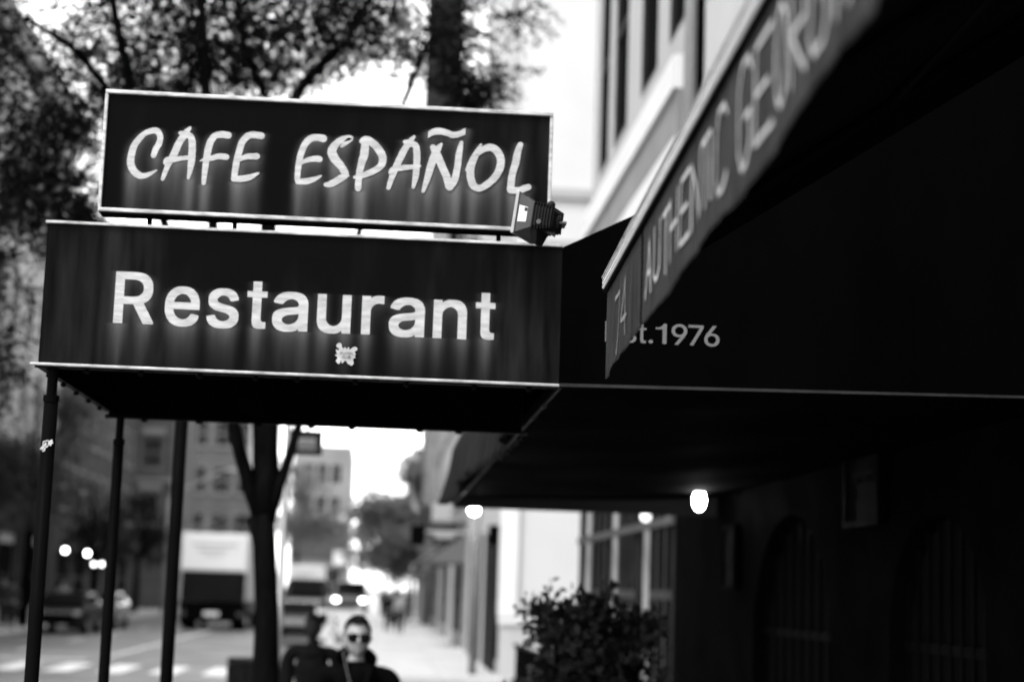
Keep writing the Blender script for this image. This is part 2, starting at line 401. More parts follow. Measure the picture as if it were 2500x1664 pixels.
for z,t in ((10.6,.22),(9.35,.28),(8.75,.5)): MB().box((x0-ox+.4,y0-.1-oy,z),(x1-ox,y0-.004-oy,z+t)).build('string_course', mat('course_grey',.38,.8,.1,1), root)
mb=MB(); mb.box((x0-.16-ox,y0-.16-oy,1.31),(x0+.25-ox,y0-.002-oy,4.4)); mb.build('corner_pilaster', M_white, root)
# plate boards on the wall
MB().box((7.7-ox-2.4,y0-.06-oy,1.6),(7.7-ox-1.75,y0-.004-oy,3.1)).build('white_panel', mat('bright_panel',.85,.6), root)
mb=MB()
for a,b in ((40.5,44.5),(47,51.5)): MB().box((x0-.07-ox,a-oy,0),(x0-.003-ox,b-oy,3.3)).build('shopfront', mat('dark_shopfront',.02,.6,.3,1), root)
# ---- row beyond on the right
specs=[(54.1,66,13.5,'pale_brick',brick('pale_brick',.5,.55),'pale brick terrace house right after the white corner house'),
       (66.1,78,12,'cream',mat('cream_render',.62,.8,.06,1),'cream rendered terrace house in the middle of the right row'),
       (78.1,92,14.5,'gr',brick('pale_brick2',.42,.5),'taller light brick terrace house far along the right row'),
       (92.1,112,27,'tw',brick('grey_brick2',.30,.35),'tall grey brick apartment block with a stack of dark windows at the far right')]
for (a,b,h,_,m,lab) in specs:
    fl=int((h-4.5)//3.4); ops=grid_ops(b-a,fl,4.8,3.4,1.2,2.0,5); sh=[(1.2,4.0,.4,3.1),(5.0,8.0,.4,3.1)]
    fS=[(.5,1.9,6+3.5*i,8.2+3.5*i) for i in range(6)] if h>20 else []
    xx=2.75 if h<20 else 2.4
    root,geo=building('terrace_house' if h<20 else 'apartment_block',lab,'building',xx,14,a,b,h,m,{'W':ops+sh,'S':fS},(M_stone,.7,.35))
    add_windows(root,geo,'W',ops,M_frame,M_glass,sill=M_stone); add_windows(root,geo,'W',sh,M_dkframe,M_glass,mull=1,name='shop_window'); MB().box((xx-.06-8.2*0-(xx+14)/2,2-(b-a)/2,3.2),(xx-.003-(xx+14)/2,(b-a)/2-1,4.1)).build('sign_band', mat('band%d'%int(a),random.choice([.03,.12,.3]),.6), root); add_windows(root,geo,'S',fS,M_frame,M_glass)
# ---- left row, facing +x at X=-15.5
specs=[(20,40,15,M_dbrick,'dark brick house nearest on the left side of the street'),
       (40.1,64,17,brick('dark_brick2',.03,.05),'wide soot dark brick house on the left behind the street trees'),
       (64.1,84,24,mat('light_facade',.5,.8,.08,.5),'tall light painted house showing through the leaves at upper left'),
       (84.1,111,20,M_dbrick,'dark brick house at the far end of the left row')]
for (a,b,h,m,lab) in specs:
    fl=int((h-5)//3.5); ops=grid_ops(b-a,fl,5.2,3.5,1.3,2.1,int((b-a)//2.9)); sh=grid_ops(b-a,1,.5,3,3.2,2.7,int((b-a)//5))
    root,geo=building('row_house',lab,'building',-27,-15.5,a,b,h,m,{'E':ops+sh},(M_stone if h>20 else M_dkst,1.4,.4))
    add_windows(root,geo,'E',ops,M_frame,M_glass,sill=M_stone); add_windows(root,geo,'E',sh,M_dkframe,M_glass,mull=2,name='shop_window')
    if h==24:
        c=MB(); q=sorted(sh); e=[0]+[t for s_ in q for t in (s_[0],s_[1])]+[b-a]
        for i in range(0,len(e),2): c.box((5.753,e[i]-(b-a)/2+.01,0),(5.82,e[i+1]-(b-a)/2-.01,3.6))
        c.box((5.753,-(b-a)/2,3.605),(5.84,(b-a)/2,7.2)); c.build('shopfront', mat('black_shopfront',.015,.6,.3,1), root)
# ---- frontal brownstone with ornate window heads, far left centre
x0,x1,y0,y1=-20.5,-13.6,114,128
ops=[(1.0,2.1,z,z+2.0) for z in (5.4,9.0,12.6,16.2)]+[(3.0,4.3,z,z+2.2) for z in (5.4,9.0,12.6,16.2)]+[(5.0,6.1,z,z+2.0) for z in (5.4,9.0,12.6,16.2)]+[(3.0,4.3,.3,3.4)]
root,geo=building('brownstone','grey brownstone with pale ornate window heads seen between the canopy poles','building',x0,x1,y0,y1,21,mat('brownstone',.14,.85,.2,1),{'S':ops},(M_stone,.9,.4))
add_windows(root,geo,'S',ops,M_frame,M_glass,sill=M_stone)
ox,oy=(x0+x1)/2,(y0+y1)/2
for a,b,c,d in ops: MB().box((x0-ox+a-.2,y0-oy-.25,d+.15),(x0-ox+b+.2,y0-oy-.003,d+.6)).build('window_head', mat('pale_trim',.32,.8,.1,1), root)
MB().box((x0-ox,y0-oy-.3,8.1),(x1-ox,y0-oy-.004,8.35)).build('ledge', _m['pale_trim'], root)
x0,x1,y0,y1=-16,-8.9,136,150
ops=grid_ops(7.1,5,5,3.6,1.2,2.1,3)
root,geo=building('narrow_house','dark narrow house with a pale corner strip right behind the parked truck','building',x0,x1,y0,y1,24,mat('narrow_wall',.13,.8,.25,.6),{'S':ops},None)
add_windows(root,geo,'S',ops,M_frame,M_glass,sill=M_stone)
MB().box((x1-1.5-(x0+x1)/2,y0-.3-(y0+y1)/2,9),(x1-.5-(x0+x1)/2,y0-.004-(y0+y1)/2,17)).build('bay', M_cream, root)
x0,x1,y0,y1=-8.8,-3.1,172,190
ops=grid_ops(5.7,2,8.6,3.2,1.1,1.9,3)+[(.6,2.4,.4,3.6),(3.0,5.0,.4,3.6)]
root,geo=building('end_building','grey building with a pale ledge closing the street at its left side','building',x0,x1,y0,y1,15.5,mat('end_wall',.24,.8,.15,.4),{'S':ops},None)
add_windows(root,geo,'S',ops,M_frame,M_bglass)
ox,oy=(x0+x1)/2,(y0+y1)/2
MB().box((x0-ox-.3,y0-oy-.8,8.0),(x1-ox+.02,y0-oy-.003,8.7)).build('ledge', M_cream, root)
MB().box((x0-ox,y0-oy-.2,4.4),(x1-ox,y0-oy-.004,7.95)).build('dark_band', mat('band_dark',.08,.7,.2,1), root)
MB().box((2.0-.5,y0-oy-.9,3.9),(2.0+1.3,y0-oy-.24,5.2)).build('white_sign', M_white, root)
# the big banner hanging from the white corner house
r=empty('vertical_banner',(2.74,38.6,16),0,'long dark vertical banner hung out from the white corner house, tree twigs before it','banner')
mb=MB(); a,b=V(986,0,38.6),V(1070,0,38.6); zt=17.5; zb=V(1000,420,38.6).z
n=24; vs=[];fs=[]
for i in range(n+1):
    z=zt+(zb-zt)*i/n
    for k in range(5):
        x=a.x+(b.x-a.x)*k/4; vs.append((x-2.74,.04*math.sin(k*1.3+i*.4),z-16))
for i in range(n):
    for k in range(4): q=i*5+k; fs.append((q,q+1,q+6,q+5))
o=mb.add(vs,fs).build('cloth', mat('banner_cloth',.03,.8,.3,1.2), r, smooth=True)
sm=o.modifiers.new('s','SOLIDIFY'); sm.thickness=.02
mb=MB()
for z in (zt,zb): mb.tube([(a.x-2.8,0,z-16),(0,0,z-16)],.035,8)
mb.build('banner_pole', M_black, r)

def blade_sign(y,z,w_,h,m,label):
    r=empty('blade_sign',(2.7,y,z),0,label,'sign','blade signs down the right side')
    MB().box((-w_-.15,-.04,0),(-.15,.04,h)).build('board',m,r,bevel=.01)
    mb=MB(); mb.tube([(-w_-.15,0,h+.06),(0,0,h+.06)],.02,6); mb.build('bracket',M_black,r)
blade_sign(57,3.3,.9,.7,mat('sign_dark',.03,.6),'dark square blade sign hung out just past the white corner house')
blade_sign(64,3.9,.7,1.1,mat('sign_pale',.5,.6),'pale upright blade sign on the pale brick house')
blade_sign(72,3.4,1.0,.6,mat('sign_mid',.14,.6),'grey wide blade sign on the cream house')
blade_sign(84,4.2,.8,1.6,mat('sign_dark2',.05,.6),'tall dark blade sign near the far grey block')
blade_sign(95,3.6,1.0,.8,_m['sign_pale'],'pale blade sign on the far grey apartment block')
# ------------------------------------------------------------------ lettering kit
GLY = {'R':[[(47,12),(47,-8),(48,-10),(137,-10),(138,186),(142,188),(232,188),(234,187),(236,184),(340,-9),(344,-10),(440,-10),(441,8),(440,12),(336,202),(338,204),(346,207),(364,218),(383,234),(392,244),(403,260),(412,280),(418,298),(422,334),(422,370),(418,406),(412,426),(393,460),(376,478),(364,488),(345,500),(318,510),(298,515),(254,519),(48,518)],[(268,436),(250,440),(226,442),(142,442),(138,440),(138,266),(140,265),(196,265),(228,265),(250,267),(262,269),(284,276),(297,284),(312,298),(321,310),(325,318),(330,340),(331,358),(327,380),(321,394),(309,412),(297,422),(284,431)]],'e':[[(364,50),(352,33),(338,20),(325,10),(306,-2),(280,-11),(262,-15),(232,-18),(188,-18),(172,-17),(152,-13),(126,-5),(104,6),(84,21),(70,34),(55,54),(42,76),(33,98),(27,120),(22,148),(21,166),(21,208),(22,226),(25,248),(31,272),(42,300),(54,322),(70,342),(87,358),(102,369),(118,378),(146,389),(166,393),(182,394),(236,394),(264,389),(284,382),(308,371),(328,354),(346,337),(354,326),(364,308),(376,274),(381,252),(384,214),(384,160),(114,159),(112,158),(112,154),(115,138),(122,118),(131,102),(150,81),(164,71),(174,66),(192,60),(206,57),(214,57),(232,60),(250,66),(256,69),(264,75),(280,92),(292,114),(294,115),(320,115),(376,102),(378,100),(378,82),(374,68)],[(246,231),(113,232),(113,236),(117,250),(130,273),(139,286),(146,293),(158,302),(168,309),(174,312),(190,317),(200,319),(210,319),(224,316),(236,312),(253,302),(269,286),(278,272),(285,260),(292,232),(290,231)]],'s':[[(302,14),(274,-4),(236,-15),(202,-18),(146,-17),(114,-12),(98,-7),(82,1),(62,15),(50,26),(40,40),(31,54),(23,84),(23,102),(26,105),(80,117),(106,117),(108,114),(111,104),(118,88),(136,71),(150,63),(166,58),(178,56),(188,56),(198,58),(222,66),(232,72),(243,82),(249,90),(254,102),(252,112),(246,120),(238,128),(226,136),(200,145),(134,160),(108,168),(90,176),(73,186),(60,198),(48,211),(40,226),(35,244),(34,258),(35,302),(37,312),(44,330),(52,343),(62,352),(72,363),(86,373),(120,388),(154,394),(220,394),(252,388),(280,376),(300,362),(311,350),(320,339),(328,324),(337,300),(337,282),(334,279),(282,267),(256,267),(254,268),(251,278),(244,289),(237,298),(228,308),(218,314),(204,319),(184,322),(162,317),(143,306),(127,290),(123,278),(125,268),(130,259),(136,254),(146,247),(172,236),(244,219),(262,214),(286,205),(306,192),(322,178),(330,168),(338,152),(343,136),(344,122),(343,80),(334,50),(319,30)]],'a':[[(244,94),(227,76),(204,63),(174,56),(160,57),(150,59),(135,66),(122,74),(115,82),(107,96),(106,106),(110,120),(114,126),(122,134),(140,146),(156,152),(186,158),(224,162),(262,169),(263,166),(262,136),(256,114)],[(111,-14),(128,-18),(140,-19),(178,-19),(204,-16),(214,-14),(238,-5),(250,2),(262,13),(264,12),(264,-8),(266,-10),(350,-9),(350,268),(347,296),(342,316),(328,344),(308,364),(288,377),(280,381),(240,392),(220,394),(164,394),(138,390),(118,385),(90,374),(64,355),(49,338),(35,318),(28,302),(28,284),(30,280),(86,264),(112,264),(114,266),(120,279),(132,292),(148,305),(156,310),(174,317),(184,319),(200,320),(208,319),(226,313),(241,302),(248,296),(255,286),(259,276),(262,260),(260,254),(256,248),(248,243),(240,240),(210,235),(156,229),(116,222),(78,210),(52,196),(38,182),(30,172),(21,150),(17,124),(18,80),(26,50),(43,24),(66,2),(82,-6)]],'u':[[(40,128),(41,104),(44,84),(50,62),(57,46),(66,32),(86,11),(102,1),(116,-6),(132,-11),(162,-15),(202,-15),(216,-14),(232,-11),(254,-3),(271,8),(284,19),(285,18),(285,-8),(286,-10),(369,-10),(370,388),(366,389),(284,388),(283,320),(283,158),(280,132),(276,118),(262,94),(248,80),(236,72),(214,63),(202,61),(180,65),(162,74),(148,88),(140,98),(132,114),(128,132),(127,146),(127,388),(124,389),(41,388)]],'r':[[(40,128),(40,-9),(44,-10),(126,-9),(127,240),(129,250),(139,274),(146,284),(162,299),(174,306),(194,313),(206,315),(222,314),(232,312),(254,312),(256,314),(256,390),(254,394),(236,395),(194,395),(182,394),(152,385),(138,377),(126,367),(125,368),(125,386),(124,389),(40,388)]],'n':[[(40,128),(40,-9),(126,-10),(127,232),(134,262),(139,274),(151,290),(162,300),(172,306),(196,316),(208,318),(216,318),(234,312),(248,305),(256,298),(270,282),(277,266),(282,246),(283,232),(283,-8),(286,-10),(336,-10),(368,-10),(370,-9),(370,-8),(370,258),(369,276),(366,296),(360,318),(354,330),(345,346),(324,369),(304,381),(290,387),(260,393),(246,394),(192,393),(176,390),(156,382),(138,372),(126,361),(125,362),(125,386),(124,389),(41,388)]],'E':[[(47,12),(47,-8),(48,-9),(50,-10),(384,-10),(388,-8),(388,64),(386,67),(142,67),(139,68),(138,70),(139,218),(366,219),(368,222),(368,295),(170,296),(140,296),(138,298),(138,441),(384,442),(385,446),(384,518),(50,519),(47,518)]],'.':[[(62,71),(54,62),(50,52),(50,32),(57,16),(68,4),(86,-4),(104,-4),(122,3),(130,12),(134,16),(138,24),(140,32),(141,44),(137,62),(133,68),(122,78),(114,83),(104,86),(92,87),(80,84),(70,79)]],'9':[[(367,464),(381,444),(390,424),(398,398),(401,382),(402,366),(402,330),(398,298),(387,262),(375,236),(362,212),(336,170),(213,-10),(120,-10),(117,-8),(117,10),(195,124),(235,180),(236,184),(196,185),(166,188),(144,195),(125,204),(107,216),(90,230),(81,242),(70,258),(61,276),(55,296),(52,316),(51,372),(52,386),(56,408),(65,434),(84,466),(112,493),(148,514),(168,520),(198,525),(210,526),(254,525),(280,521),(302,514),(324,504),(342,492),(358,475)],[(314,354),(314,344),(307,318),(301,304),(288,286),(264,266),(254,261),(242,257),(226,254),(210,257),(196,262),(186,268),(174,276),(168,282),(158,293),(150,306),(142,330),(139,348),(139,358),(144,380),(151,398),(159,410),(174,427),(186,436),(206,445),(224,449),(242,447),(264,437),(274,430),(288,416),(300,400),(307,384),(311,372)]],'7':[[(120,82),(84,10),(84,-9),(174,-10),(178,-9),(404,438),(403,518),(280,519),(52,519),(49,518),(49,446),(50,442),(298,442),(300,442),(301,440)]],'6':[[(312,142),(307,124),(301,110),(288,92),(278,82),(254,66),(238,61),(224,59),(210,62),(196,67),(175,80),(164,92),(152,110),(143,130),(139,150),(140,172),(145,192),(151,204),(163,222),(174,233),(186,242),(200,249),(210,252),(224,254),(236,253),(254,248),(266,241),(278,233),(294,216),(307,192),(312,174),(314,162),(314,152)],[(142,376),(103,318),(76,272),(66,248),(59,226),(52,192),(51,178),(52,126),(56,104),(61,86),(71,64),(83,46),(94,33),(110,17),(128,5),(148,-5),(168,-11),(188,-15),(208,-17),(264,-16),(284,-12),(302,-6),(318,1),(327,6),(353,26),(368,44),(381,62),(391,84),(398,106),(401,122),(402,154),(401,192),(397,212),(390,234),(383,250),(372,268),(346,293),(328,306),(312,313),(292,319),(272,323),(218,324),(216,326),(334,498),(334,518),(242,519),(238,518)]]}
GLY['t']=[[(62,480),(148,480),(148,379),(205,379),(205,317),(148,317),(148,95),(155,74),(172,65),(198,65),(198,-2),(150,-7),(110,-5),(82,8),(66,36),(62,75),(62,317),(8,317),(8,379),(62,379)]]
GLY['1']=[[(212,509),(278,509),(278,0),(190,0),(190,345),(85,345),(85,405),(140,412),(180,440),(205,480)]]
GLIGHT = {'s':[[(51,42),(58,32),(70,20),(84,11),(106,-1),(132,-8),(170,-12),(194,-12),(228,-9),(262,1),(276,8),(296,20),(311,36),(327,58),(335,84),(336,96),(335,130),(330,146),(321,164),(298,186),(278,199),(254,208),(236,213),(164,230),(138,241),(128,248),(120,256),(116,264),(114,278),(115,286),(119,296),(135,312),(149,320),(164,326),(184,329),(212,325),(226,320),(236,314),(245,304),(252,295),(259,284),(262,274),(264,273),(274,273),(326,285),(329,288),(328,298),(319,320),(308,338),(302,346),(284,362),(270,371),(248,381),(212,388),(162,388),(128,382),(100,370),(80,357),(61,338),(51,322),(45,306),(42,284),(42,262),(43,250),(48,232),(56,218),(64,208),(82,192),(98,182),(116,174),(142,166),(208,151),(234,142),(246,134),(255,126),(261,114),(263,102),(262,94),(257,84),(250,76),(240,66),(228,59),(210,53),(196,50),(182,49),(158,52),(142,57),(128,64),(110,82),(103,98),(100,108),(98,111),(88,111),(34,99),(31,96),(31,90),(35,72),(40,60)]],'E':[[(360,282),(360,228),(358,225),(131,224),(130,64),(131,62),(134,61),(378,61),(380,58),(380,-2),(378,-4),(56,-4),(55,224),(55,510),(56,513),(376,512),(377,452),(376,448),(134,448),(131,448),(130,446),(131,290),(358,290),(360,288)]],'9':[[(192,-4),(126,-4),(125,-2),(125,4),(252,188),(256,194),(256,196),(236,191),(188,192),(170,195),(152,201),(132,210),(104,230),(90,246),(83,256),(69,282),(63,302),(60,322),(59,340),(60,380),(64,402),(71,422),(92,460),(118,486),(144,501),(156,508),(176,514),(196,518),(218,520),(246,519),(272,515),(294,508),(310,501),(334,485),(351,468),(361,456),(373,438),(380,424),(389,398),(393,376),(394,336),(391,310),(386,288),(379,268),(366,241),(354,218),(328,176),(212,5),(204,-4)],[(157,422),(150,416),(139,394),(133,374),(130,350),(133,328),(142,300),(150,287),(160,276),(166,270),(178,261),(190,255),(212,249),(226,247),(246,250),(263,256),(275,262),(296,280),(309,298),(315,312),(319,324),(322,340),(322,362),(319,378),(309,404),(296,422),(282,436),(274,442),(262,448),(244,454),(226,456),(208,454),(190,448),(178,442),(167,434)]],'7':[[(302,419),(118,56),(92,2),(92,-2),(94,-4),(168,-4),(170,-3),(294,241),(396,444),(396,512),(60,513),(58,512),(57,510),(57,450),(58,448),(314,448),(315,448),(315,446)]],'6':[[(119,324),(97,290),(84,266),(74,242),(67,220),(62,198),(59,174),(60,132),(64,110),(70,90),(79,70),(92,51),(102,39),(119,22),(136,11),(158,0),(176,-5),(196,-9),(216,-11),(240,-11),(266,-8),(294,0),(316,10),(334,23),(351,38),(361,50),(376,76),(383,90),(389,108),(393,128),(394,146),(393,186),(389,206),(378,238),(375,244),(363,262),(339,286),(322,299),(308,305),(284,313),(264,317),(218,318),(198,313),(196,314),(325,502),(327,506),(327,512),(326,513),(250,513),(246,512)],[(254,58),(236,53),(226,52),(206,55),(188,61),(167,74),(156,86),(144,104),(135,124),(132,138),(130,160),(133,186),(140,205),(150,222),(166,239),(178,248),(196,256),(208,259),(226,261),(250,258),(264,253),(285,240),(297,228),(308,212),(317,192),(322,170),(322,146),(317,124),(312,110),(296,86),(286,75),(264,61)]]}
GLIGHT['t']=[[(64,480),(126,480),(126,379),(196,379),(196,330),(126,330),(126,95),(134,68),(152,56),(186,56),(186,-2),(140,-7),(104,-4),(80,10),(66,36),(64,75),(64,330),(14,330),(14,379),(64,379)]]
GLIGHT['1']=[[(222,509),(270,509),(270,0),(208,0),(208,365),(100,365),(100,408),(152,415),(190,442),(214,480)]]
def glyph_polys(ch, light=False):
    ps=(GLIGHT if light else GLY).get(ch) or GLY[ch]; xs=[p[0] for q in ps for p in q]
    return ps,min(xs),max(xs)
def inpoly(X,Y,poly):
    c=np.zeros(X.shape,bool); n=len(poly)
    for i in range(n):
        x0,y0=poly[i]; x1,y1=poly[(i+1)%n]
        if y0==y1: continue
        c ^= ((Y<y0)!=(Y<y1)) & (X < (x1-x0)*(Y-y0)/(y1-y0)+x0)
    return c
def type_line(name, items, Y, m, parent, org, cap, offset=.014, thick=.0012, light=False):
    """items: (char, photo x left, photo x right, photo y baseline); flat letters lying on the plane at street distance Y"""
    polys=[]; me_v=[]; me_f=[]
    for ch,xl,xr,yb in items:
        ps,a,b=glyph_polys(ch,light); pl,pr_=P(xl,yb,Y),P(xr,yb,Y); off=0
        sx=(pr_.x-pl.x)/((b-a)+2*off); sz=cap/509
        c=bpy.data.curves.new('c','CURVE'); c.dimensions='2D'; c.fill_mode='FRONT'; c.offset=off/1000
        for q in ps:
            s=c.splines.new('POLY'); s.points.add(len(q)-1); s.use_cyclic_u=True
            for i,(x,y) in enumerate(q): s.points[i].co=(x/1000,y/1000,0,1)
            wp=[(pl.x+(x-a+off)*sx, pl.z+y*sz) for x,y in q]; polys.append(wp)
        o=bpy.data.objects.new('c',c); COL.objects.link(o); bpy.context.view_layer.update()
        me=o.evaluated_get(bpy.context.evaluated_depsgraph_get()).to_mesh()
        n=len(me_v)
        for v in me.vertices: me_v.append((pl.x+(v.co.x*1000-a+off)*sx-org[0], Y-thick-org[1], pl.z+v.co.y*1000*sz-org[2]))
        for f in me.polygons: me_f.append(tuple(i+n for i in f.vertices))
        bpy.data.objects.remove(o); bpy.data.curves.remove(c)
    mb=MB(); mb.v=me_v; mb.f=me_f
    o=mb.build(name,m,parent)
    sm=o.modifiers.new('s','SOLIDIFY'); sm.thickness=thick*.8; sm.offset=0
    return polys
def smooth_path(pts, k=5):
    out=[]; n=len(pts)
    for i in range(n-1):
        p0=pts[max(i-1,0)];p1=pts[i];p2=pts[i+1];p3=pts[min(i+2,n-1)]
        for j in range(k):
            t=j/k
            out.append(tuple(.5*((2*b)+(-a+c)*t+(2*a-5*b+4*c-d)*t*t+(-a+3*b-3*c+d)*t**3) for a,b,c,d in zip(p0,p1,p2,p3)))
    out.append(tuple(pts[-1])); return out
def stroke_mesh(pts, wob=0.0, caps=True, vert=False):
    """pts (x,z,w) -> outline polygon ribbons in 2D; returns verts, faces"""
    pts=[p for p in pts]; vs=[];fs=[];n=len(pts)
    for i,(x,z,w_) in enumerate(pts):
        a=pts[max(i-1,0)];b=pts[min(i+1,n-1)]; dx,dz=b[0]-a[0],b[1]-a[1]; L=math.hypot(dx,dz) or 1
        nx,nz=(-dz/L,dx/L) if not vert else (0,1)
        q=w_/2
        w1=q*(1+wob*random.uniform(-1,1)); w2=q*(1+wob*random.uniform(-1,1))
        vs+=[(x+nx*w1,z+nz*w1),(x-nx*w2,z-nz*w2)]
        if i: k=2*i; fs.append((k-2,k-1,k+1,k))
    if caps:
        for idx,sgn in ((0,-1),(n-1,1)):
            x,z,w_=pts[idx]; a=pts[1] if idx==0 else pts[n-2]
            dx,dz=(x-a[0]),(z-a[1]); L=math.hypot(dx,dz) or 1; dx/=L;dz/=L
            k0=len(vs); an0=math.atan2(dz,dx); m=7
            e1,e2=2*idx,2*idx+1
            arc=[(x+math.cos(an0-math.pi/2+math.pi*j/(m+1))*w_/2*.98, z+math.sin(an0-math.pi/2+math.pi*j/(m+1))*w_/2*.98) for j in range(1,m+1)]
            vs+=arc
            A,B=(e2,e1) if idx else (e1,e2)
            # order: start at the side at -90deg
            fs.append(tuple([A]+list(range(k0,k0+m))+[B]) )
    return vs,fs
# ------------------------------------------------------------------ brush strokes of the upper sign (traced in letter space)
k1=(280,280,.16978); k2=(680,280,.16978); k3=(980,280,.16978)
BR=[(k1,[(560,590,75),(590,500,85),(640,410,85),(655,320,82),(615,240,90),(530,235,82),(430,275,75),(350,350,85),(280,450,95),(245,560,100),(230,680,105),(262,790,105),(340,865,100),(420,880,78),(510,850,55),(600,802,22)]),
(k1,[(1085,190,42),(1020,270,95),(930,400,100),(850,580,105),(765,730,80),(690,925,55)]),(k1,[(945,265,55),(1010,280,85)]),
(k1,[(1010,300,90),(1085,310,90),(1115,390,100),(1112,560,100),(1095,740,88),(1060,915,38)]),(k1,[(735,690,75),(760,650,80),(850,645,85),(960,630,65),(1060,620,60),(1150,603,35)]),
(k1,[(1635,300,98),(1550,290,98),(1450,305,92),(1380,390,98),(1345,500,100),(1320,650,90),(1300,800,82),(1280,985,62)]),(k1,[(1232,668,14),(1300,640,50),(1400,628,75),(1500,602,85),(1605,612,88)]),
(k1,[(2110,310,100),(2020,295,100),(1920,310,98),(1835,400,95),(1785,550,95),(1750,700,92),(1722,890,88)]),(k1,[(1715,925,85),(1830,925,95),(1950,900,80),(2065,845,32)]),(k1,[(1790,650,60),(1900,608,80),(2045,603,90)]),
(k2,[(645,345,108),(560,330,100),(470,345,100),(385,420,95),(325,560,90),(290,720,90),(268,930,75)]),(k2,[(280,965,80),(400,958,90),(510,930,70),(610,882,28)]),(k2,[(335,690,55),(430,650,72),(540,635,88),(590,642,88)]),
(k2,[(905,458,38),(975,400,70),(1040,340,75),(940,350,88),(830,420,100),(768,530,128),(805,630,125),(880,720,115),(935,800,105),(955,870,100),(850,945,100),(750,1000,95),(680,1008,62)]),(k2,[(950,880,70),(1005,880,30)]),
(k2,[(1245,400,110),(1235,560,120),(1195,700,105),(1160,860,95),(1145,1060,92)]),(k2,[(1195,385,70),(1260,360,105),(1370,425,110),(1465,540,112),(1500,650,110),(1460,750,98),(1350,820,88),(1220,872,82),(1095,903,45)]),
(k2,[(1950,320,42),(1885,400,90),(1815,500,98),(1735,660,98),(1645,860,88),(1580,1055,60)]),(k2,[(1815,395,55),(1880,400,85)]),(k2,[(1900,425,88),(1968,445,92),(1988,540,98),(1985,740,98),(1970,900,88),(1938,1045,48)]),(k2,[(1610,835,60),(1650,790,78),(1780,768,82),(1900,758,68),(2030,740,40)]),
(k3,[(575,428,38),(535,480,85),(485,570,110),(425,740,108),(365,940,88),(312,1105,50)]),(k3,[(455,475,88),(505,570,118),(580,740,110),(650,900,110),(690,1040,115)]),(k3,[(700,1045,100),(765,940,100),(805,760,95),(830,560,92),(862,405,55)]),
(k3,[(938,802,44),(1000,700,88),(1060,590,90),(1140,440,38)]),
(k3,[(1105,560,70),(1190,498,92),(1290,478,108),(1380,540,113),(1427,650,113),(1412,780,113),(1345,900,103),(1240,1000,100),(1125,1062,95),(1040,1030,108),(1000,935,110),(992,820,108),(1020,700,95),(1075,600,70)]),
(k3,[(1712,435,78),(1672,540,100),(1640,700,108),(1592,870,100),(1568,1080,108)]),(k3,[(1568,1085,108),(1680,1095,92),(1760,1070,98),(1825,1045,88)])]
TILDE=(k3,[(383,298,100),(450,258,100),(540,243,100),(640,265,96),(740,298,92),(830,285,92),(920,245,105)])
YC,YR=5.35,5.30
def to_plane(k,pts,Y):
    out=[]
    s=k[2]
    for x,y,w_ in pts:
        p=P(k[0]+x*s,k[1]+y*s,Y); out.append((p.x,p.z,w_*s/FPX*Y*1.02))
    return out
def lettering_strokes(name, strokes, Y, org, m, parent, wob=.05, y_off=.001):
    mb=MB(); segs=[]
    for i,(pts,vert) in enumerate(strokes):
        sp=smooth_path(pts,5); segs.append(sp)
        vs,fs=stroke_mesh(sp,wob,caps=not vert,vert=vert)
        y=Y-y_off-.00025*i
        mb.add([(x-org[0],y-org[1],z-org[2]) for x,z in vs],fs)
    mb.build(name,m,parent); return segs
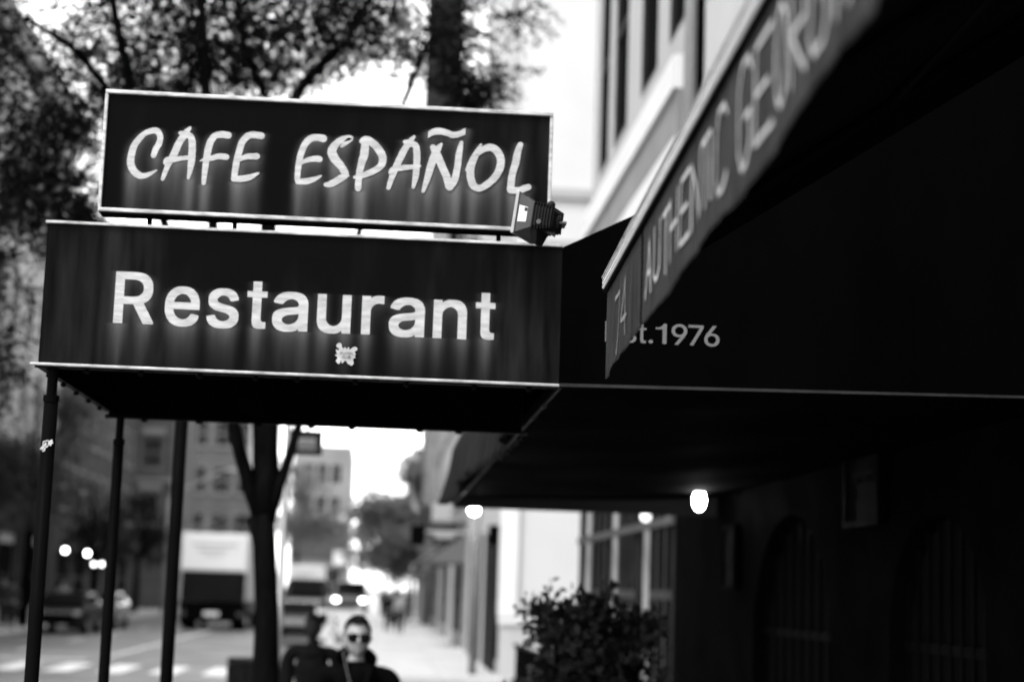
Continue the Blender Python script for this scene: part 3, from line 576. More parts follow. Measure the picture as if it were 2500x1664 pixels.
# ------------------------------------------------------------------ vinyl sign face with weathering runs below the letters (a mesh attribute)
def vinyl(name, g, tint, rough=.5, streak=.5):
    m=bpy.data.materials.new(name); m.use_nodes=True; n=m.node_tree.nodes; l=m.node_tree.links; b=n['Principled BSDF']
    g*=ALB; tint*=ALB; b.inputs['Roughness'].default_value=rough; b.inputs['Specular IOR Level'].default_value=.012
    at=n.new('ShaderNodeAttribute'); at.attribute_name='stain'
    tc=n.new('ShaderNodeTexCoord'); mp=n.new('ShaderNodeMapping'); mp.inputs['Scale'].default_value=(1,1,.12)
    l.new(tc.outputs['Object'],mp.inputs[0]); nz=n.new('ShaderNodeTexNoise'); nz.inputs['Scale'].default_value=22; nz.inputs['Detail'].default_value=7
    l.new(mp.outputs[0],nz.inputs['Vector'])
    mp2=n.new('ShaderNodeMapping'); mp2.inputs['Scale'].default_value=(1,1,.4); l.new(tc.outputs['Object'],mp2.inputs[0])
    n2=n.new('ShaderNodeTexNoise'); n2.inputs['Scale'].default_value=2.2; n2.inputs['Detail'].default_value=4; l.new(mp2.outputs[0],n2.inputs['Vector'])
    mr=n.new('ShaderNodeMapRange'); mr.inputs[1].default_value=.35; mr.inputs[2].default_value=.75; mr.inputs[3].default_value=0; mr.inputs[4].default_value=streak
    l.new(nz.outputs[0],mr.inputs[0])
    m2=n.new('ShaderNodeMapRange'); m2.inputs[1].default_value=.45; m2.inputs[2].default_value=.8; m2.inputs[3].default_value=0; m2.inputs[4].default_value=1
    l.new(n2.outputs[0],m2.inputs[0])
    mu=n.new('ShaderNodeMath'); mu.operation='MULTIPLY'; l.new(mr.outputs[0],mu.inputs[0]); l.new(m2.outputs[0],mu.inputs[1])
    # stain modulated by the fine run noise
    mm=n.new('ShaderNodeMapRange'); mm.inputs[1].default_value=.3; mm.inputs[2].default_value=.7; mm.inputs[3].default_value=.55; mm.inputs[4].default_value=1.15
    l.new(nz.outputs[0],mm.inputs[0])
    ms=n.new('ShaderNodeMath'); ms.operation='MULTIPLY'; l.new(at.outputs['Fac'],ms.inputs[0]); l.new(mm.outputs[0],ms.inputs[1])
    ad=n.new('ShaderNodeMath'); ad.operation='ADD'; ad.use_clamp=True; l.new(mu.outputs[0],ad.inputs[0]); l.new(ms.outputs[0],ad.inputs[1])
    mx=n.new('ShaderNodeMix'); mx.data_type='RGBA'; mx.inputs[6].default_value=(g,g,g,1); mx.inputs[7].default_value=(tint,tint,tint,1)
    l.new(ad.outputs[0],mx.inputs[0]); l.new(mx.outputs[2],b.inputs['Base Color'])
    bp=n.new('ShaderNodeBump'); bp.inputs['Strength'].default_value=.12; bp.inputs['Distance'].default_value=.01; l.new(n2.outputs[0],bp.inputs['Height']); l.new(bp.outputs[0],b.inputs['Normal'])
    return m
def face_panel(name, x0,x1,z0,z1,Y, org, m, parent, cov_fn, reach, nx=420, strength=1.0):
    nz=max(20,int(nx*(z1-z0)/(x1-x0)))
    xs=np.linspace(x0,x1,nx); zs=np.linspace(z1,z0,nz)      # top to bottom
    X,Z=np.meshgrid(xs,zs); cov=cov_fn(X,Z).astype(float)
    acc=np.zeros((nz,nx)); cur=np.zeros(nx); dz=(z1-z0)/(nz-1)
    jit=.65+.35*np.convolve(rng.random(nx+8),np.ones(5)/5,'same')[:nx]*2
    age=np.full(nx,9.0); ink=np.zeros(nx)
    ker=np.exp(-np.linspace(-1.8,1.8,9)**2); ker/=ker.sum()
    for i in range(nz):
        hit=cov[i]>.5; age=np.where(hit,0,age+dz); ink=np.where(hit,ink+dz,ink*.985)
        cur=np.where(age<9, .35*np.exp(-age/.018)+(.03+.9*np.clip(ink/.11,0,1)**1.5)*np.exp(-age/(reach*jit)),0); 
        acc[i]=np.where(hit,.45,cur)
    for _ in range(4):
        acc=np.apply_along_axis(lambda r:np.convolve(r,ker,'same'),1,acc)
    acc=np.clip(acc*strength,0,1)
    vs=[(float(x)-org[0],Y-org[1],float(z)-org[2]) for z in zs for x in xs]
    fs=[(i*nx+j,(i+1)*nx+j,(i+1)*nx+j+1,i*nx+j+1) for i in range(nz-1) for j in range(nx-1)]
    mb=MB(); mb.v=vs; mb.f=fs; o=mb.build(name,m,parent)
    a=o.data.attributes.new('stain','FLOAT','POINT'); a.data.foreach_set('value',acc.ravel().astype(np.float32))
    return o
# ================================================================== CAFE ESPANOL box sign
c0,c1=P(262,223,YC),P(1336,565,YC); cx0,cx1,cz0,cz1=-.909,.486,2.974,3.354
org=((cx0+cx1)/2,YC+.06,cz0)
cs=empty('cafe_sign',org,0,'black box sign hand painted CAFE ESPAÑOL in white brush letters','sign')
strokes=[(to_plane(k,p,YC),False) for k,p in BR]+[(to_plane(*TILDE,YC),True)]
nC=sum(1 for k,_ in BR if k is k1)
segs=lettering_strokes('brush_lettering',strokes[:nC],YC,org,M_letter,cs)+lettering_strokes('brush_lettering',strokes[nC:],YC,org,M_letter,cs)
def cov_strokes(X,Z):
    c=np.zeros(X.shape,bool)
    for s in segs:
        for (x0,z0,w0),(x1,z1,w1) in zip(s,s[1:]):
            L=(x1-x0)**2+(z1-z0)**2+1e-12; t=np.clip(((X-x0)*(x1-x0)+(Z-z0)*(z1-z0))/L,0,1)
            c|=(X-x0-t*(x1-x0))**2+(Z-z0-t*(z1-z0))**2 < ((w0+w1)/4)**2
    return c
face_panel('sign_face',cx0+.006,cx1-.006,cz0+.008,cz1-.008,YC,org,vinyl('sign_vinyl',.0025,.18,.42,.10),cs,cov_strokes,.55)
B=lambda n,a,b,m,p,bev=.0: MB().box((a[0]-org[0],a[1]-org[1],a[2]-org[2]),(b[0]-org[0],b[1]-org[1],b[2]-org[2])).build(n,m,p,bevel=bev)
B('sign_box',(cx0+.003,YC+.002,cz0+.003),(cx1-.003,YC+.05,cz1-.003),M_black,cs)
B('trim',(cx0-.004,YC-.012,cz1-.008),(cx1+.004,YC+.05,cz1+.004),M_trim,cs,.002)
B('trim',(cx0-.004,YC-.012,cz0-.004),(cx1+.004,YC+.05,cz0+.008),M_trim,cs,.002)
B('trim',(cx0-.005,YC-.011,cz0+.0085),(cx0+.0055,YC+.05,cz1-.0085),M_trim,cs,.002)
B('trim',(cx1-.0055,YC-.011,cz0+.0085),(cx1+.005,YC+.05,cz1-.0085),M_trim,cs,.002)
B('bottom_lip',(cx0+.004,YC+.0,cz0-.012),(cx1-.002,YC+.045,cz0-.0045),M_black,cs)
for px in (368,575,1216):
    x=P(px,560,YC+.06).x; B('support_post',(x-.007,YC+.02,2.9175),(x+.007,YC+.035,cz0-.0125),M_pole,cs)
# ================================================================== RESTAURANT entrance canopy
rx0,rx1,rz0,rz1,yb=-1.052,.528,2.487,2.917,6.70
org=((rx0+rx1)/2,(YR+yb)/2,0)
en=empty('entrance_canopy',org,0,'black vinyl canopy lettered Restaurant, on slim poles reaching out to the kerb','canopy')
base_y=[(276,783)];
def bl(x): return 783+(x-276)*(827-783)/(1190-276)
L=[('R',276,374),('e',400,485),('s',503,581),('t',600,649),('a',663,750),('u',772,855),('r',881,935),('a',948,1035),('n',1056,1138),('t',1159,1207)]
cap=P(280,662,YR).z-P(276,783,YR).z
polysR=type_line('restaurant_lettering',[(c,a,b,bl((a+b)/2)) for c,a,b in L],YR,M_letter,en,org,cap)
def cov_poly(X,Z):
    c=np.zeros(X.shape,bool)
    for q in polysR:
        xs=[p[0] for p in q]; 
        m=(X>min(xs)-.01)&(X<max(xs)+.01); c[m]^=inpoly(X[m],Z[m],q)
    return c
M_vin=vinyl('canopy_vinyl',.0025,.13,.42,.32)
face_panel('front_panel',rx0,rx1,rz0,rz1,YR,org,M_vin,en,cov_poly,.085,strength=.9)
B=lambda n,a,b,m,p,bev=.0: MB().box((a[0]-org[0],a[1]-org[1],a[2]-org[2]),(b[0]-org[0],b[1]-org[1],b[2]-org[2])).build(n,m,p,bevel=bev)
M_can=mat('black_canvas',.002,.8,.3,6,spec=.02)
B('front_backing',(rx0+.004,YR+.003,rz0+.002),(rx1-.001,YR+.012,rz1-.002),M_can,en)
B('back_panel',(rx0,yb-.01,rz0-.02),(rx1-.001,yb,rz1),M_can,en)
B('end_panel',(rx0-.001,YR+.002,rz0+.004),(rx0+.0035,yb-.0105,rz1-.001),M_can,en)
B('roof_panel',(rx0+.004,YR+.0125,rz1-.01),(rx1-.001,yb-.0105,rz1-.003),M_can,en)
B('roof_lining',(rx0+.006,YR+.0135,rz0+.14),(rx1-.003,yb-.0115,rz0+.15),M_can,en)
B('top_trim',(rx0-.006,YR-.010,rz1-.001),(rx1,YR+.004,rz1+.007),M_trim,en,.001)
B('bottom_trim',(rx0-.022,YR-.016,rz0-.009),(rx1+.001,YR-.0005,rz0-.001),M_trim,en,.002)
B('bottom_rail',(rx0-.01,YR+.0005,rz0-.014),(rx1,YR+.02,rz0-.0005),M_pole,en)
B('side_rail',(rx0-.008,YR+.0205,rz0-.012),(rx0+.012,yb-.0205,rz0+.003),M_pole,en)
B('back_rail',(rx0-.01,yb-.02,rz0-.034),(rx1,yb+.004,rz0-.0205),M_pole,en)
for i in range(9): x=rx0+.12+i*.17+random.uniform(-.03,.03); MB().sphere((x-org[0],YR+.012-org[1],rz0-.020),(.012,.010,.007),8,6).build('clamp',M_pole,en)
for i in range(7): x=rx0+.15+i*.2+random.uniform(-.05,.05); MB().sphere((x-org[0],yb-org[1],rz0-.036),(.014,.01,.007),8,6).build('clamp',M_pole,en)
for i in range(5): y=YR+.2+i*.25; MB().sphere((rx0-.004-org[0],y-org[1],rz0-.016),(.01,.014,.008),8,6).build('clamp',M_pole,en)
def pole(x,y,zt,r=.0215,sleeve=True):
    mb=MB(); mb.tube([(x-org[0],y-org[1],0),(x-org[0],y-org[1],zt-.085)],r,16)
    o=mb.build('pole',M_pole,en,smooth=False); o.data.polygons.foreach_set('use_smooth',[len(p.vertices)==4 for p in o.data.polygons])
    q=MB().tube([(x-org[0],y-org[1],zt-.0845),(x-org[0],y-org[1],zt)],r*.74,16).build('pole_top',M_pole,o)
    MB().tube([(x-org[0],y-org[1],zt-.1),(x-org[0],y-org[1],zt-.08)],r*1.12,16).build('collar',M_pole,o)
    MB().box((x-org[0]-.06,y-org[1]-.06,0.001),(x-org[0]+.06,y-org[1]+.06,.012)).build('base_plate',M_pole,o)
    return o
xp=P(126,950,YR+.03).x
p1=pole(xp,YR+.035,rz0-.0145)
xq=P(293,1040,yb-.03).x
p2=pole(xq,yb-.03,rz0-.035,.0205)
# torn sticker on the front pole
def flat_sticker(name,pts,org_px,sc,Y,m,parent,off,label=None,cat=None):
    pass
ys=YR+.035-.0218
a=P(114,1088,ys); mb=MB()
def stk(poly,mbx,dy=0,ox=80,oy=1040,s=80/1568):
    q=[P(ox+x*s,oy+y*s,ys-dy) for x,y in poly]; c=sum(q,Vector())/len(q)
    mbx.prism([v-a for v in q],(0,-.0004,0))
stk([(480,720),(740,640),(760,690),(500,760)],mb); stk([(480,755),(530,760),(500,900),(460,930)],mb)
stk([(745,700),(820,680),(900,625),(945,640),(950,760),(990,800),(900,850),(870,950),(820,930),(770,880),(720,930)],mb,.0002)
stk([(610,760),(650,780),(665,900),(600,960),(520,960),(500,900),(540,860)],mb,.0003); stk([(470,930),(560,965),(500,1060),(470,1150),(400,1090),(330,1140),(400,980)],mb,.0001)
stk([(730,900),(760,920),(700,1010),(580,1040),(610,1100),(560,1190),(470,1215),(430,1200),(520,1150),(530,1030)],mb,.0002)
st=empty('torn_sticker',a,0,'torn pale sticker remnant stuck on the front canopy pole','sticker'); mb.build('paper',mat('sticker_paper',.5,.6,.2,60),st)
# comic burst sticker under the word
bp=[(710,400),(760,320),(850,285),(930,320),(950,390),(940,450),(985,490),(1030,545),(1060,490),(1095,470),(1150,560),(1240,465),(1265,500),(1275,590),(1400,490),(1520,455),(1590,490),(1620,550),(1590,610),(1490,660),(1500,710),(1555,760),(1510,820),(1500,870),(1545,915),(1440,950),(1430,1050),(1460,1170),(1400,1250),(1330,1255),(1200,1180),(1150,1080),(1100,1040),(1040,1080),(970,1160),(935,1130),(930,1050),(895,1050),(870,1150),(810,1190),(750,1140),(690,1060),(780,900),(655,815),(680,785),(750,770),(690,590),(720,565),(820,610),(835,520),(760,490)]
a=P(846,868,YR-.002); s_=.05739
q=[P(780+x*s_,820+y*s_,YR-.0018)-a for x,y in bp]
st=empty('burst_sticker',a,0,'small white comic burst sticker with four round knobs under the word Restaurant','sticker')
MB().prism(q,(0,-.0006,0)).build('paper',M_letter,st)
mb=MB()
inn=[Vector((v.x*.86,v.y-.0009,v.z*.80)) for v in q]
cen=[P(780+x*s_,820+y*s_,YR-.0030)-a for x,y in [(820,700),(950,640),(1350,700),(1460,760),(1450,880),(1340,980),(1100,960),(950,960),(850,900)]]
MB().prism(cen,(0,-.0003,0)).build('print',mat('sticker_grey',.38,.6,.3,220),st)
# tiny words on the sticker
SF={'P':[[(0,0),(0,1),(.8,1),(.8,.5),(0,.5)]],'L':[[(0,1),(0,0),(.8,0)]],'A':[[(0,0),(.4,1),(.8,0)],[(.15,.4),(.65,.4)]],'Y':[[(0,1),(.4,.5),(.8,1)],[(.4,.5),(.4,0)]],'E':[[(.8,1),(0,1),(0,0),(.8,0)],[(0,.5),(.6,.5)]],
'R':[[(0,0),(0,1),(.8,1),(.8,.5),(0,.5),(.8,0)]],'S':[[(.8,1),(0,1),(0,.5),(.8,.5),(.8,0),(0,0)]],'C':[[(.8,.85),(.6,1),(.2,1),(0,.8),(0,.2),(.2,0),(.6,0),(.8,.15)]],'U':[[(0,1),(0,.15),(.25,0),(.55,0),(.8,.15),(.8,1)]],'B':[[(0,0),(0,1),(.7,1),(.7,.5),(0,.5),(.8,.5),(.8,0),(0,0)]],
'G':[[(.8,.85),(.6,1),(.2,1),(0,.8),(0,.2),(.2,0),(.6,0),(.8,.15),(.8,.45),(.45,.45)]],'O':[[(.4,1),(.1,.85),(0,.5),(.1,.15),(.4,0),(.7,.15),(.8,.5),(.7,.85),(.4,1)]],'T':[[(0,1),(.8,1)],[(.4,1),(.4,0)]],'H':[[(0,0),(0,1)],[(.8,0),(.8,1)],[(0,.5),(.8,.5)]],
'N':[[(0,0),(0,1),(.8,0),(.8,1)]],'I':[[(.4,0),(.4,1)]],'7':[[(0,1),(.8,1),(.3,0)]],'4':[[(.65,0),(.65,1),(0,.3),(.85,.3)]],'W':[[(0,1),(.2,0),(.4,.7),(.6,0),(.8,1)]]}
def tiny(word,x0,z0,h,adv,y,mb,w_):
    for i,ch in enumerate(word):
        for pl in SF[ch]:
            pts=[(x0+i*adv+px*adv*.8,z0+pz*h,w_) for px,pz in pl]
            vs,fs=stroke_mesh(pts,0,False); mb.add([(x,y,z) for x,z in vs],fs)
mb=MB(); tiny('PLAYERS',-.0185,.0035,.008,.0056,-.0022,mb,.0012); tiny('CLUB',-.0105,-.0085,.009,.0062,-.0022,mb,.0012)
mb.build('sticker_lettering',mat('ink',.05,.6),st)
# ================================================================== cafe storefront awning (Est.1976), Y 5.3 .. 13.3, X .53 .. 2.58
yf=13.3; org=(1.6,9.3,0); xw=2.575
sa=empty('storefront_awning',org,0,'long black storefront awning marked Est.1976, sagging fringe along its street side','awning')
def PT(v): return (v[0]-org[0],v[1]-org[1],v[2]-org[2])
ztw=3.96
mb=MB().hexa([PT(p) for p in [(rx1+.001,YR,rz0-.001),(xw,YR,2.52),(xw,YR+.008,2.52),(rx1+.001,YR+.008,rz0-.001),(rx1+.001,YR,rz1),(xw,YR,ztw),(xw,YR+.008,ztw),(rx1+.001,YR+.008,rz1)]])
mb.build('side_panel',mat('side_vinyl',.0014,.6,.35,2.2,spec=.01,stretch=(1,1,.3)),sa)
MB().hexa([PT(p) for p in [(rx1+.002,YR-.014,rz0-.008),(xw,YR-.010,2.512),(xw,YR-.001,2.512),(rx1+.002,YR-.001,rz0-.008),(rx1+.002,YR-.014,rz0+.001),(xw,YR-.010,2.5185),(xw,YR-.001,2.5185),(rx1+.002,YR-.001,rz0+.001)]]).build('side_trim',mat('dull_trim',.035,.6,.3,7),sa)
MB().hexa([PT(p) for p in [(rx1+.001,YR+.0085,rz1-.004),(xw,YR+.0085,ztw-.004),(xw,yf,ztw-.004),(rx1+.001,yf,rz1-.004),(rx1+.001,YR+.0085,rz1),(xw,YR+.0085,ztw),(xw,yf,ztw),(rx1+.001,yf,rz1)]]).build('canvas_top',M_can,sa)
MB().hexa([PT(p) for p in [(rx1+.02,yf-.008,2.47),(xw,yf-.008,2.47),(xw,yf,2.47),(rx1+.02,yf,2.47),(rx1+.02,yf-.008,rz1-.01),(xw,yf-.008,ztw-.01),(xw,yf,ztw-.01),(rx1+.02,yf,rz1-.01)]]).build('far_panel',mat('inner_canvas',.03,.8,spec=.02),sa)
# street side valance with folds, its outer face visible past the entrance canopy
n=150; vs=[];fs=[];m_=10
for i in range(n+1):
    y=6.71+(yf-6.71)*i/n
    for k in range(m_+1):
        t=k/m_; z=rz1-.006-(rz1-rz0+.01+.03*math.sin(y*1.7)*t*t)*t
        x=rx1-.005-.05*t*t*(.5+.5*math.sin(y*5.3+2*math.sin(y*1.9)))+.012*math.sin(y*17)*t-.04*t*max(0,(y-9)/4)
        vs.append(PT((x,y,z)))
for i in range(n):
    for k in range(m_): q_=i*(m_+1)+k; fs.append((q_,q_+1,q_+m_+2,q_+m_+1))
mb=MB(); mb.v=vs; mb.f=fs
o=mb.build('valance',mat('valance_canvas',.018,.75,.35,2.5,spec=.05,stretch=(3,1,.4)),sa,smooth=True); sm=o.modifiers.new('s','SOLIDIFY'); sm.thickness=.003; sm.offset=-1
# soffit cloth sagging under the frame
n,m_=50,16; vs=[];fs=[]
for i in range(n+1):
    y=YR+.012+(yf-.02-YR)*i/n
    for k in range(m_+1):
        t=k/m_; x=rx1+.03+(xw-.02-rx1-.03)*t
        vs.append(PT((x,y,2.56+.06*t-.035*math.sin(math.pi*t)*(.7+.3*math.sin(y*.7))+.003*math.sin(y*3+x*4))))
for i in range(n):
    for k in range(m_): q_=i*(m_+1)+k; fs.append((q_,q_+1,q_+m_+2,q_+m_+1))
mb=MB(); mb.v=vs; mb.f=fs; o=mb.build('soffit_cloth',mat('soffit_canvas',.0012,.8,.7,1.6,spec=.01),sa,smooth=True); sm=o.modifiers.new('s','SOLIDIFY'); sm.thickness=.004
MB().tube([PT((rx1+.012,YR+.03,rz0+.0)),PT((rx1+.012,yf-.02,rz0+.0))],.009,8).build('front_tube',M_pole,sa)
M_tie=mat('tie_cord',.04,.7)
for y in (5.9,6.3): MB().sphere(PT((rx1+.012,y,rz0-.004)),(.012,.02,.012),8,6).build('tie',M_tie,sa)
for i in range(18): MB().sphere(PT((rx1+.03+random.random()*.02,7.0+i*.09,rz0-.0+random.uniform(-.006,.01))),(.006,.03,.006),6,5).build('tie',M_tie,sa)
def be(x): return 838+(x-1604)*(844-838)/(1740-1604)
capE=P(1604,789,YR).z-P(1604,838,YR).z
type_line('est_lettering',[(c,a,b,be((a+b)/2)) for c,a,b in [('E',1477,1513),('s',1520,1553),('t',1557,1578),('.',1583,1594),('1',1600,1627),('9',1639,1677),('7',1680,1717),('6',1719,1756)]],YR-.0005,M_shletter,sa,org,capE,offset=.012,light=True)
# ================================================================== near awning: 74 AUTHENTIC GEORGIAN
A=P(1471,676,4.1); Bp=P(1826,0,2.2)
# edge line from far (Y 4.1) to near; carried on past the camera
dY=lambda y:(4.1-y)/(4.1-2.2)
ex=lambda y:A.x+(Bp.x-A.x)*dY(y); ez=lambda y:A.z+(Bp.z-A.z)*dY(y)
Yn=.9; org=(1.5,2.6,0)
ga=empty('georgian_awning',org,0,'near awning with weathered grey valance painted AUTHENTIC GEORGIAN','awning')
def PT(v): return (v[0]-org[0],v[1]-org[1],v[2]-org[2])
def strip(dx0,dz0,dx1,dz1,y0,y1):
    """bar along the edge line; cross-section box dx0..dx1, dz0..dz1"""
    a=(ex(y0),y0,ez(y0)); b=(ex(y1),y1,ez(y1))
    f=lambda p,dx,dz:PT((p[0]+dx,p[1],p[2]+dz))
    return [f(b,dx0,dz0),f(b,dx1,dz0),f(a,dx1,dz0),f(a,dx0,dz0),f(b,dx0,dz1),f(b,dx1,dz1),f(a,dx1,dz1),f(a,dx0,dz1)]
rail=empty('edge_rail',PT((0,0,0)),0); rail.parent=ga; rail.location=(0,0,0)
M_rail=mat('weathered_rail',.85,.5,.3,14,stretch=(6,.6,6)); 
mb=MB()
mb.hexa(strip(0,-.0295,.022,-.004,4.1,Yn)); 
mb.build('rail_body',M_rail,rail,bevel=.002)
MB().hexa(strip(-.0025,-.0038,.022,.0,4.098,Yn)).build('rail_lip',M_trim,rail,bevel=.001)
MB().hexa(strip(-.0012,-.013,-.0002,-.0118,4.09,Yn)).build('rail_groove',M_dkframe,rail)
MB().hexa(strip(-.0012,-.024,-.0002,-.023,4.09,Yn)).build('rail_groove',M_dkframe,rail)
MB().hexa(strip(.004,-.040,.016,-.030,4.1,Yn)).build('rail_shadow_gap',M_black,rail)
MB().hexa(strip(-.001,-.036,.021,-.001,4.106,4.1005)).build('end_cap',M_black,rail)
# valance: bottom outline taken from the cloth's wavy hem
hem_px=[(1483,926),(1496,888),(1512,868),(1538,834),(1565,790),(1581,781),(1608,745),(1628,725),(1648,689),(1672,652),(1708,600),(1740,544),(1789,510),(1831,464),(1868,410),(1892,371),(1921,303),(1980,220),(2058,107),(2131,24)]
hem=[]
for px,py in hem_px:
    # find the distance along the edge whose valance stands above this pixel
    lo,hi=.7,4.3
    for _ in range(40):
        y=(lo+hi)/2; q=P(px,py,y)
        if q.x<ex(y)+.012: lo=y   # farther away -> larger x on the same ray
        else: hi=y
    hem.append((y,q.z))
hem.sort(); HY=[h[0] for h in hem]; HZ=[ez(h[0])-.238+.6*(h[1]-ez(h[0])+.238) for h in hem]
def hz(y):
    if y<=HY[0]: return HZ[0]+.01*math.sin(y*9)
    if y>=HY[-1]: return HZ[-1]
    return float(np.interp(y,HY,HZ))
print('HEM',[(round(a,2),round(b-ez(a),3)) for a,b in hem])
def fold(y,t): return (.0016*math.sin(y*23+2.5*math.sin(y*5))+.0030*math.sin(y*9.7+1.3)*(1-t)*2+.0006*math.sin(y*61))*t
def VS(y,t,off=0):
    zt=ez(y)-.034; z=zt+(hz(y)-zt)*t
    return (ex(y)+.012+fold(y,t)-off, y, z)
nY,nT=420,26; vs=[];fs=[]
for i in range(nY+1):
    y=Yn+(4.095-Yn)*i/nY
    for k in range(nT+1): vs.append(PT(VS(y,k/nT)))
for i in range(nY):
    for k in range(nT): q_=i*(nT+1)+k; fs.append((q_,q_+nT+1,q_+nT+2,q_+1))
mb=MB(); mb.v=vs; mb.f=fs
mv=bpy.data.materials.new('weathered_valance'); mv.use_nodes=True; n=mv.node_tree.nodes; l=mv.node_tree.links; b=n['Principled BSDF']; b.inputs['Roughness'].default_value=.6; b.inputs['Specular IOR Level'].default_value=.08
tc=n.new('ShaderNodeTexCoord'); mp=n.new('ShaderNodeMapping'); mp.inputs['Scale'].default_value=(1,1,.10); l.new(tc.outputs['Object'],mp.inputs[0])
nz=n.new('ShaderNodeTexNoise'); nz.inputs['Scale'].default_value=34; nz.inputs['Detail'].default_value=9; nz.inputs['Roughness'].default_value=.7; l.new(mp.outputs[0],nz.inputs['Vector'])
n2=n.new('ShaderNodeTexNoise'); n2.inputs['Scale'].default_value=420; n2.inputs['Detail'].default_value=2; l.new(tc.outputs['Object'],n2.inputs['Vector'])
r1=n.new('ShaderNodeMapRange'); r1.inputs[1].default_value=.35; r1.inputs[2].default_value=.72; r1.inputs[3].default_value=.002; r1.inputs[4].default_value=.03; l.new(nz.outputs[0],r1.inputs[0])
r2=n.new('ShaderNodeMapRange'); r2.inputs[1].default_value=.62; r2.inputs[2].default_value=.75; r2.inputs[3].default_value=0; r2.inputs[4].default_value=.05; l.new(n2.outputs[0],r2.inputs[0])
ad=n.new('ShaderNodeMath'); l.new(r1.outputs[0],ad.inputs[0]); l.new(r2.outputs[0],ad.inputs[1]); cb=n.new('ShaderNodeCombineColor')
for i in range(3): l.new(ad.outputs[0],cb.inputs[i])
l.new(cb.outputs[0],b.inputs['Base Color'])
bp_=n.new('ShaderNodeBump'); bp_.inputs['Strength'].default_value=.35; bp_.inputs['Distance'].default_value=.004; l.new(nz.outputs[0],bp_.inputs['Height']); l.new(bp_.outputs[0],b.inputs['Normal'])
vo=mb.build('valance',mv,ga,smooth=True); sm=vo.modifiers.new('s','SOLIDIFY'); sm.thickness=.0016; sm.offset=-1
def y_of_px(px):   # street distance of the valance point seen at photo column px
    lo,hi=1.0,4.3
    for _ in range(30):
        y=(lo+hi)/2; d=Vector((ex(y)+.012,y,ez(y)-.14-CAMZ)); c=CX+FPX*d.dot(_rt)/d.dot(_fw)
        if c>px: lo=y
        else: hi=y
    return y
def on_valance(name, items, m, parent, th=.0022, w0=.010):
    mb=MB(); ii=0
    for ch,xa,xb,ta,tb in items:
        c_=(xa+xb)/2; xa,xb=c_+(xa-c_)*.86,c_+(xb-c_)*.86; ya,yb_=y_of_px(xa),y_of_px(xb)
        for pl in SF[ch]:
            seg=[]
            for (x0,z0),(x1,z1) in zip(pl,pl[1:]):
                for j in range(6): t=j/6; seg.append((x0+(x1-x0)*t,z0+(z1-z0)*t))
            seg.append(pl[-1]); ii+=1
            # stroke built in (metres along, metres down) space then lifted on to the cloth
            hgt=.20*(tb-ta); pts=[]
            for u,v in seg:
                yy=ya+(yb_-ya)*u/.8; pts.append(((ya-yy),(v*hgt),w0*random.uniform(.9,1.15)))
            vv,ff=stroke_mesh(pts,.12,True)
            out=[]
            for sx,sz in vv:
                yy=ya-sx; t=tb-(sz/hgt)*(tb-ta)
                out.append(PT(VS(yy,max(0,min(1,t)),th+.0001*ii)))
            mb.add(out,ff)
    return mb.build(name,m,parent)
mid=[('A',1578,1594,.25,.78),('U',1597,1614,.23,.74),('T',1619,1640,.26,.80),('H',1639,1660,.24,.76),('E',1666,1689,.24,.78),('N',1690,1714,.24,.78),('T',1714,1738,.22,.76),('I',1733,1745,.24,.76),('C',1750,1783,.20,.82),
     ('G',1806,1842,.14,.84),('E',1846,1890,.18,.80),('O',1893,1925,.16,.80),('R',1930,1972,.16,.80),('G',1980,2032,.16,.82),('I',2040,2062,.18,.80),('A',2075,2130,.18,.8),('N',2145,2210,.18,.8)]
M_vl=mat('valance_lettering',.46,.6,.35,60,stretch=(1,1,.3))
on_valance('valance_lettering',mid[:9],M_vl,ga,w0=.0095); on_valance('valance_lettering',mid[9:],M_vl,ga,w0=.0095)
on_valance('street_number',[('7',1501,1516,.28,.92),('4',1518,1532,.22,.84)],mat('worn_lettering',.2,.6,.6,160),ga,w0=.0095)
# tear seam on the cloth
mb=MB(); pts=[]
for i in range(60):
    t=i/59; pts.append(PT(VS(y_of_px(1568)+.004*math.sin(i*1.7)+.003*math.sin(i*.5),t,.0018)))
mb.tube(pts,.0016,5); mb.build('torn_seam',M_black,ga)
# sloping canvas up to the wall, seen from below, with its rafters
W0=2.575
def top(x,y): return ez(y)-.004+(x-ex(y))*.70
n=24; vs=[];fs=[]
for i in range(n+1):
    y=Yn+(4.09-Yn)*i/n
    for k in range(13):
        t=k/12; x=ex(y)+.022+(W0-ex(y)-.022)*t; vs.append(PT((x,y,top(x,y)-.03*math.sin(math.pi*t)*abs(math.sin((y-Yn)*3.1)))))
for i in range(n):
    for k in range(12): q_=i*13+k; fs.append((q_,q_+1,q_+14,q_+13))
mb=MB(); mb.v=vs; mb.f=fs; o=mb.build('canvas_top',mat('awning_canvas',.003,.8,.3,3,spec=.02),ga,smooth=True); sm=o.modifiers.new('s','SOLIDIFY'); sm.thickness=.003
mb=MB()
for y in (4.07,3.0,1.95,1.0):
    a=(ex(y)+.02,y,top(ex(y)+.02,y)-.03); c=(W0,y,top(W0,y)-.03); mb.tube([PT(a),PT(c)],.014,8)
for f_ in (.35,.7):
    mb.tube([PT((ex(Yn)+f_*2,Yn,top(ex(Yn)+f_*2,Yn)-.03)),PT((ex(4.07)+f_*2,4.07,top(ex(4.07)+f_*2,4.07)-.03))],.012,8)
mb.build('rafter',M_black,ga)
# far gable flap of the awning, a dark triangular cloth edge
vs=[PT((ex(4.08)+.02,4.085,ez(4.08)-.02)),PT((W0,4.085,top(W0,4.08)-.02)),PT((W0,4.085,top(W0,4.08)-.16)),PT((ex(4.08)+.02,4.085,ez(4.08)-.07))]
MB().prism([Vector(v) for v in vs],(0,.004,0)).build('gable_flap',M_can,ga)
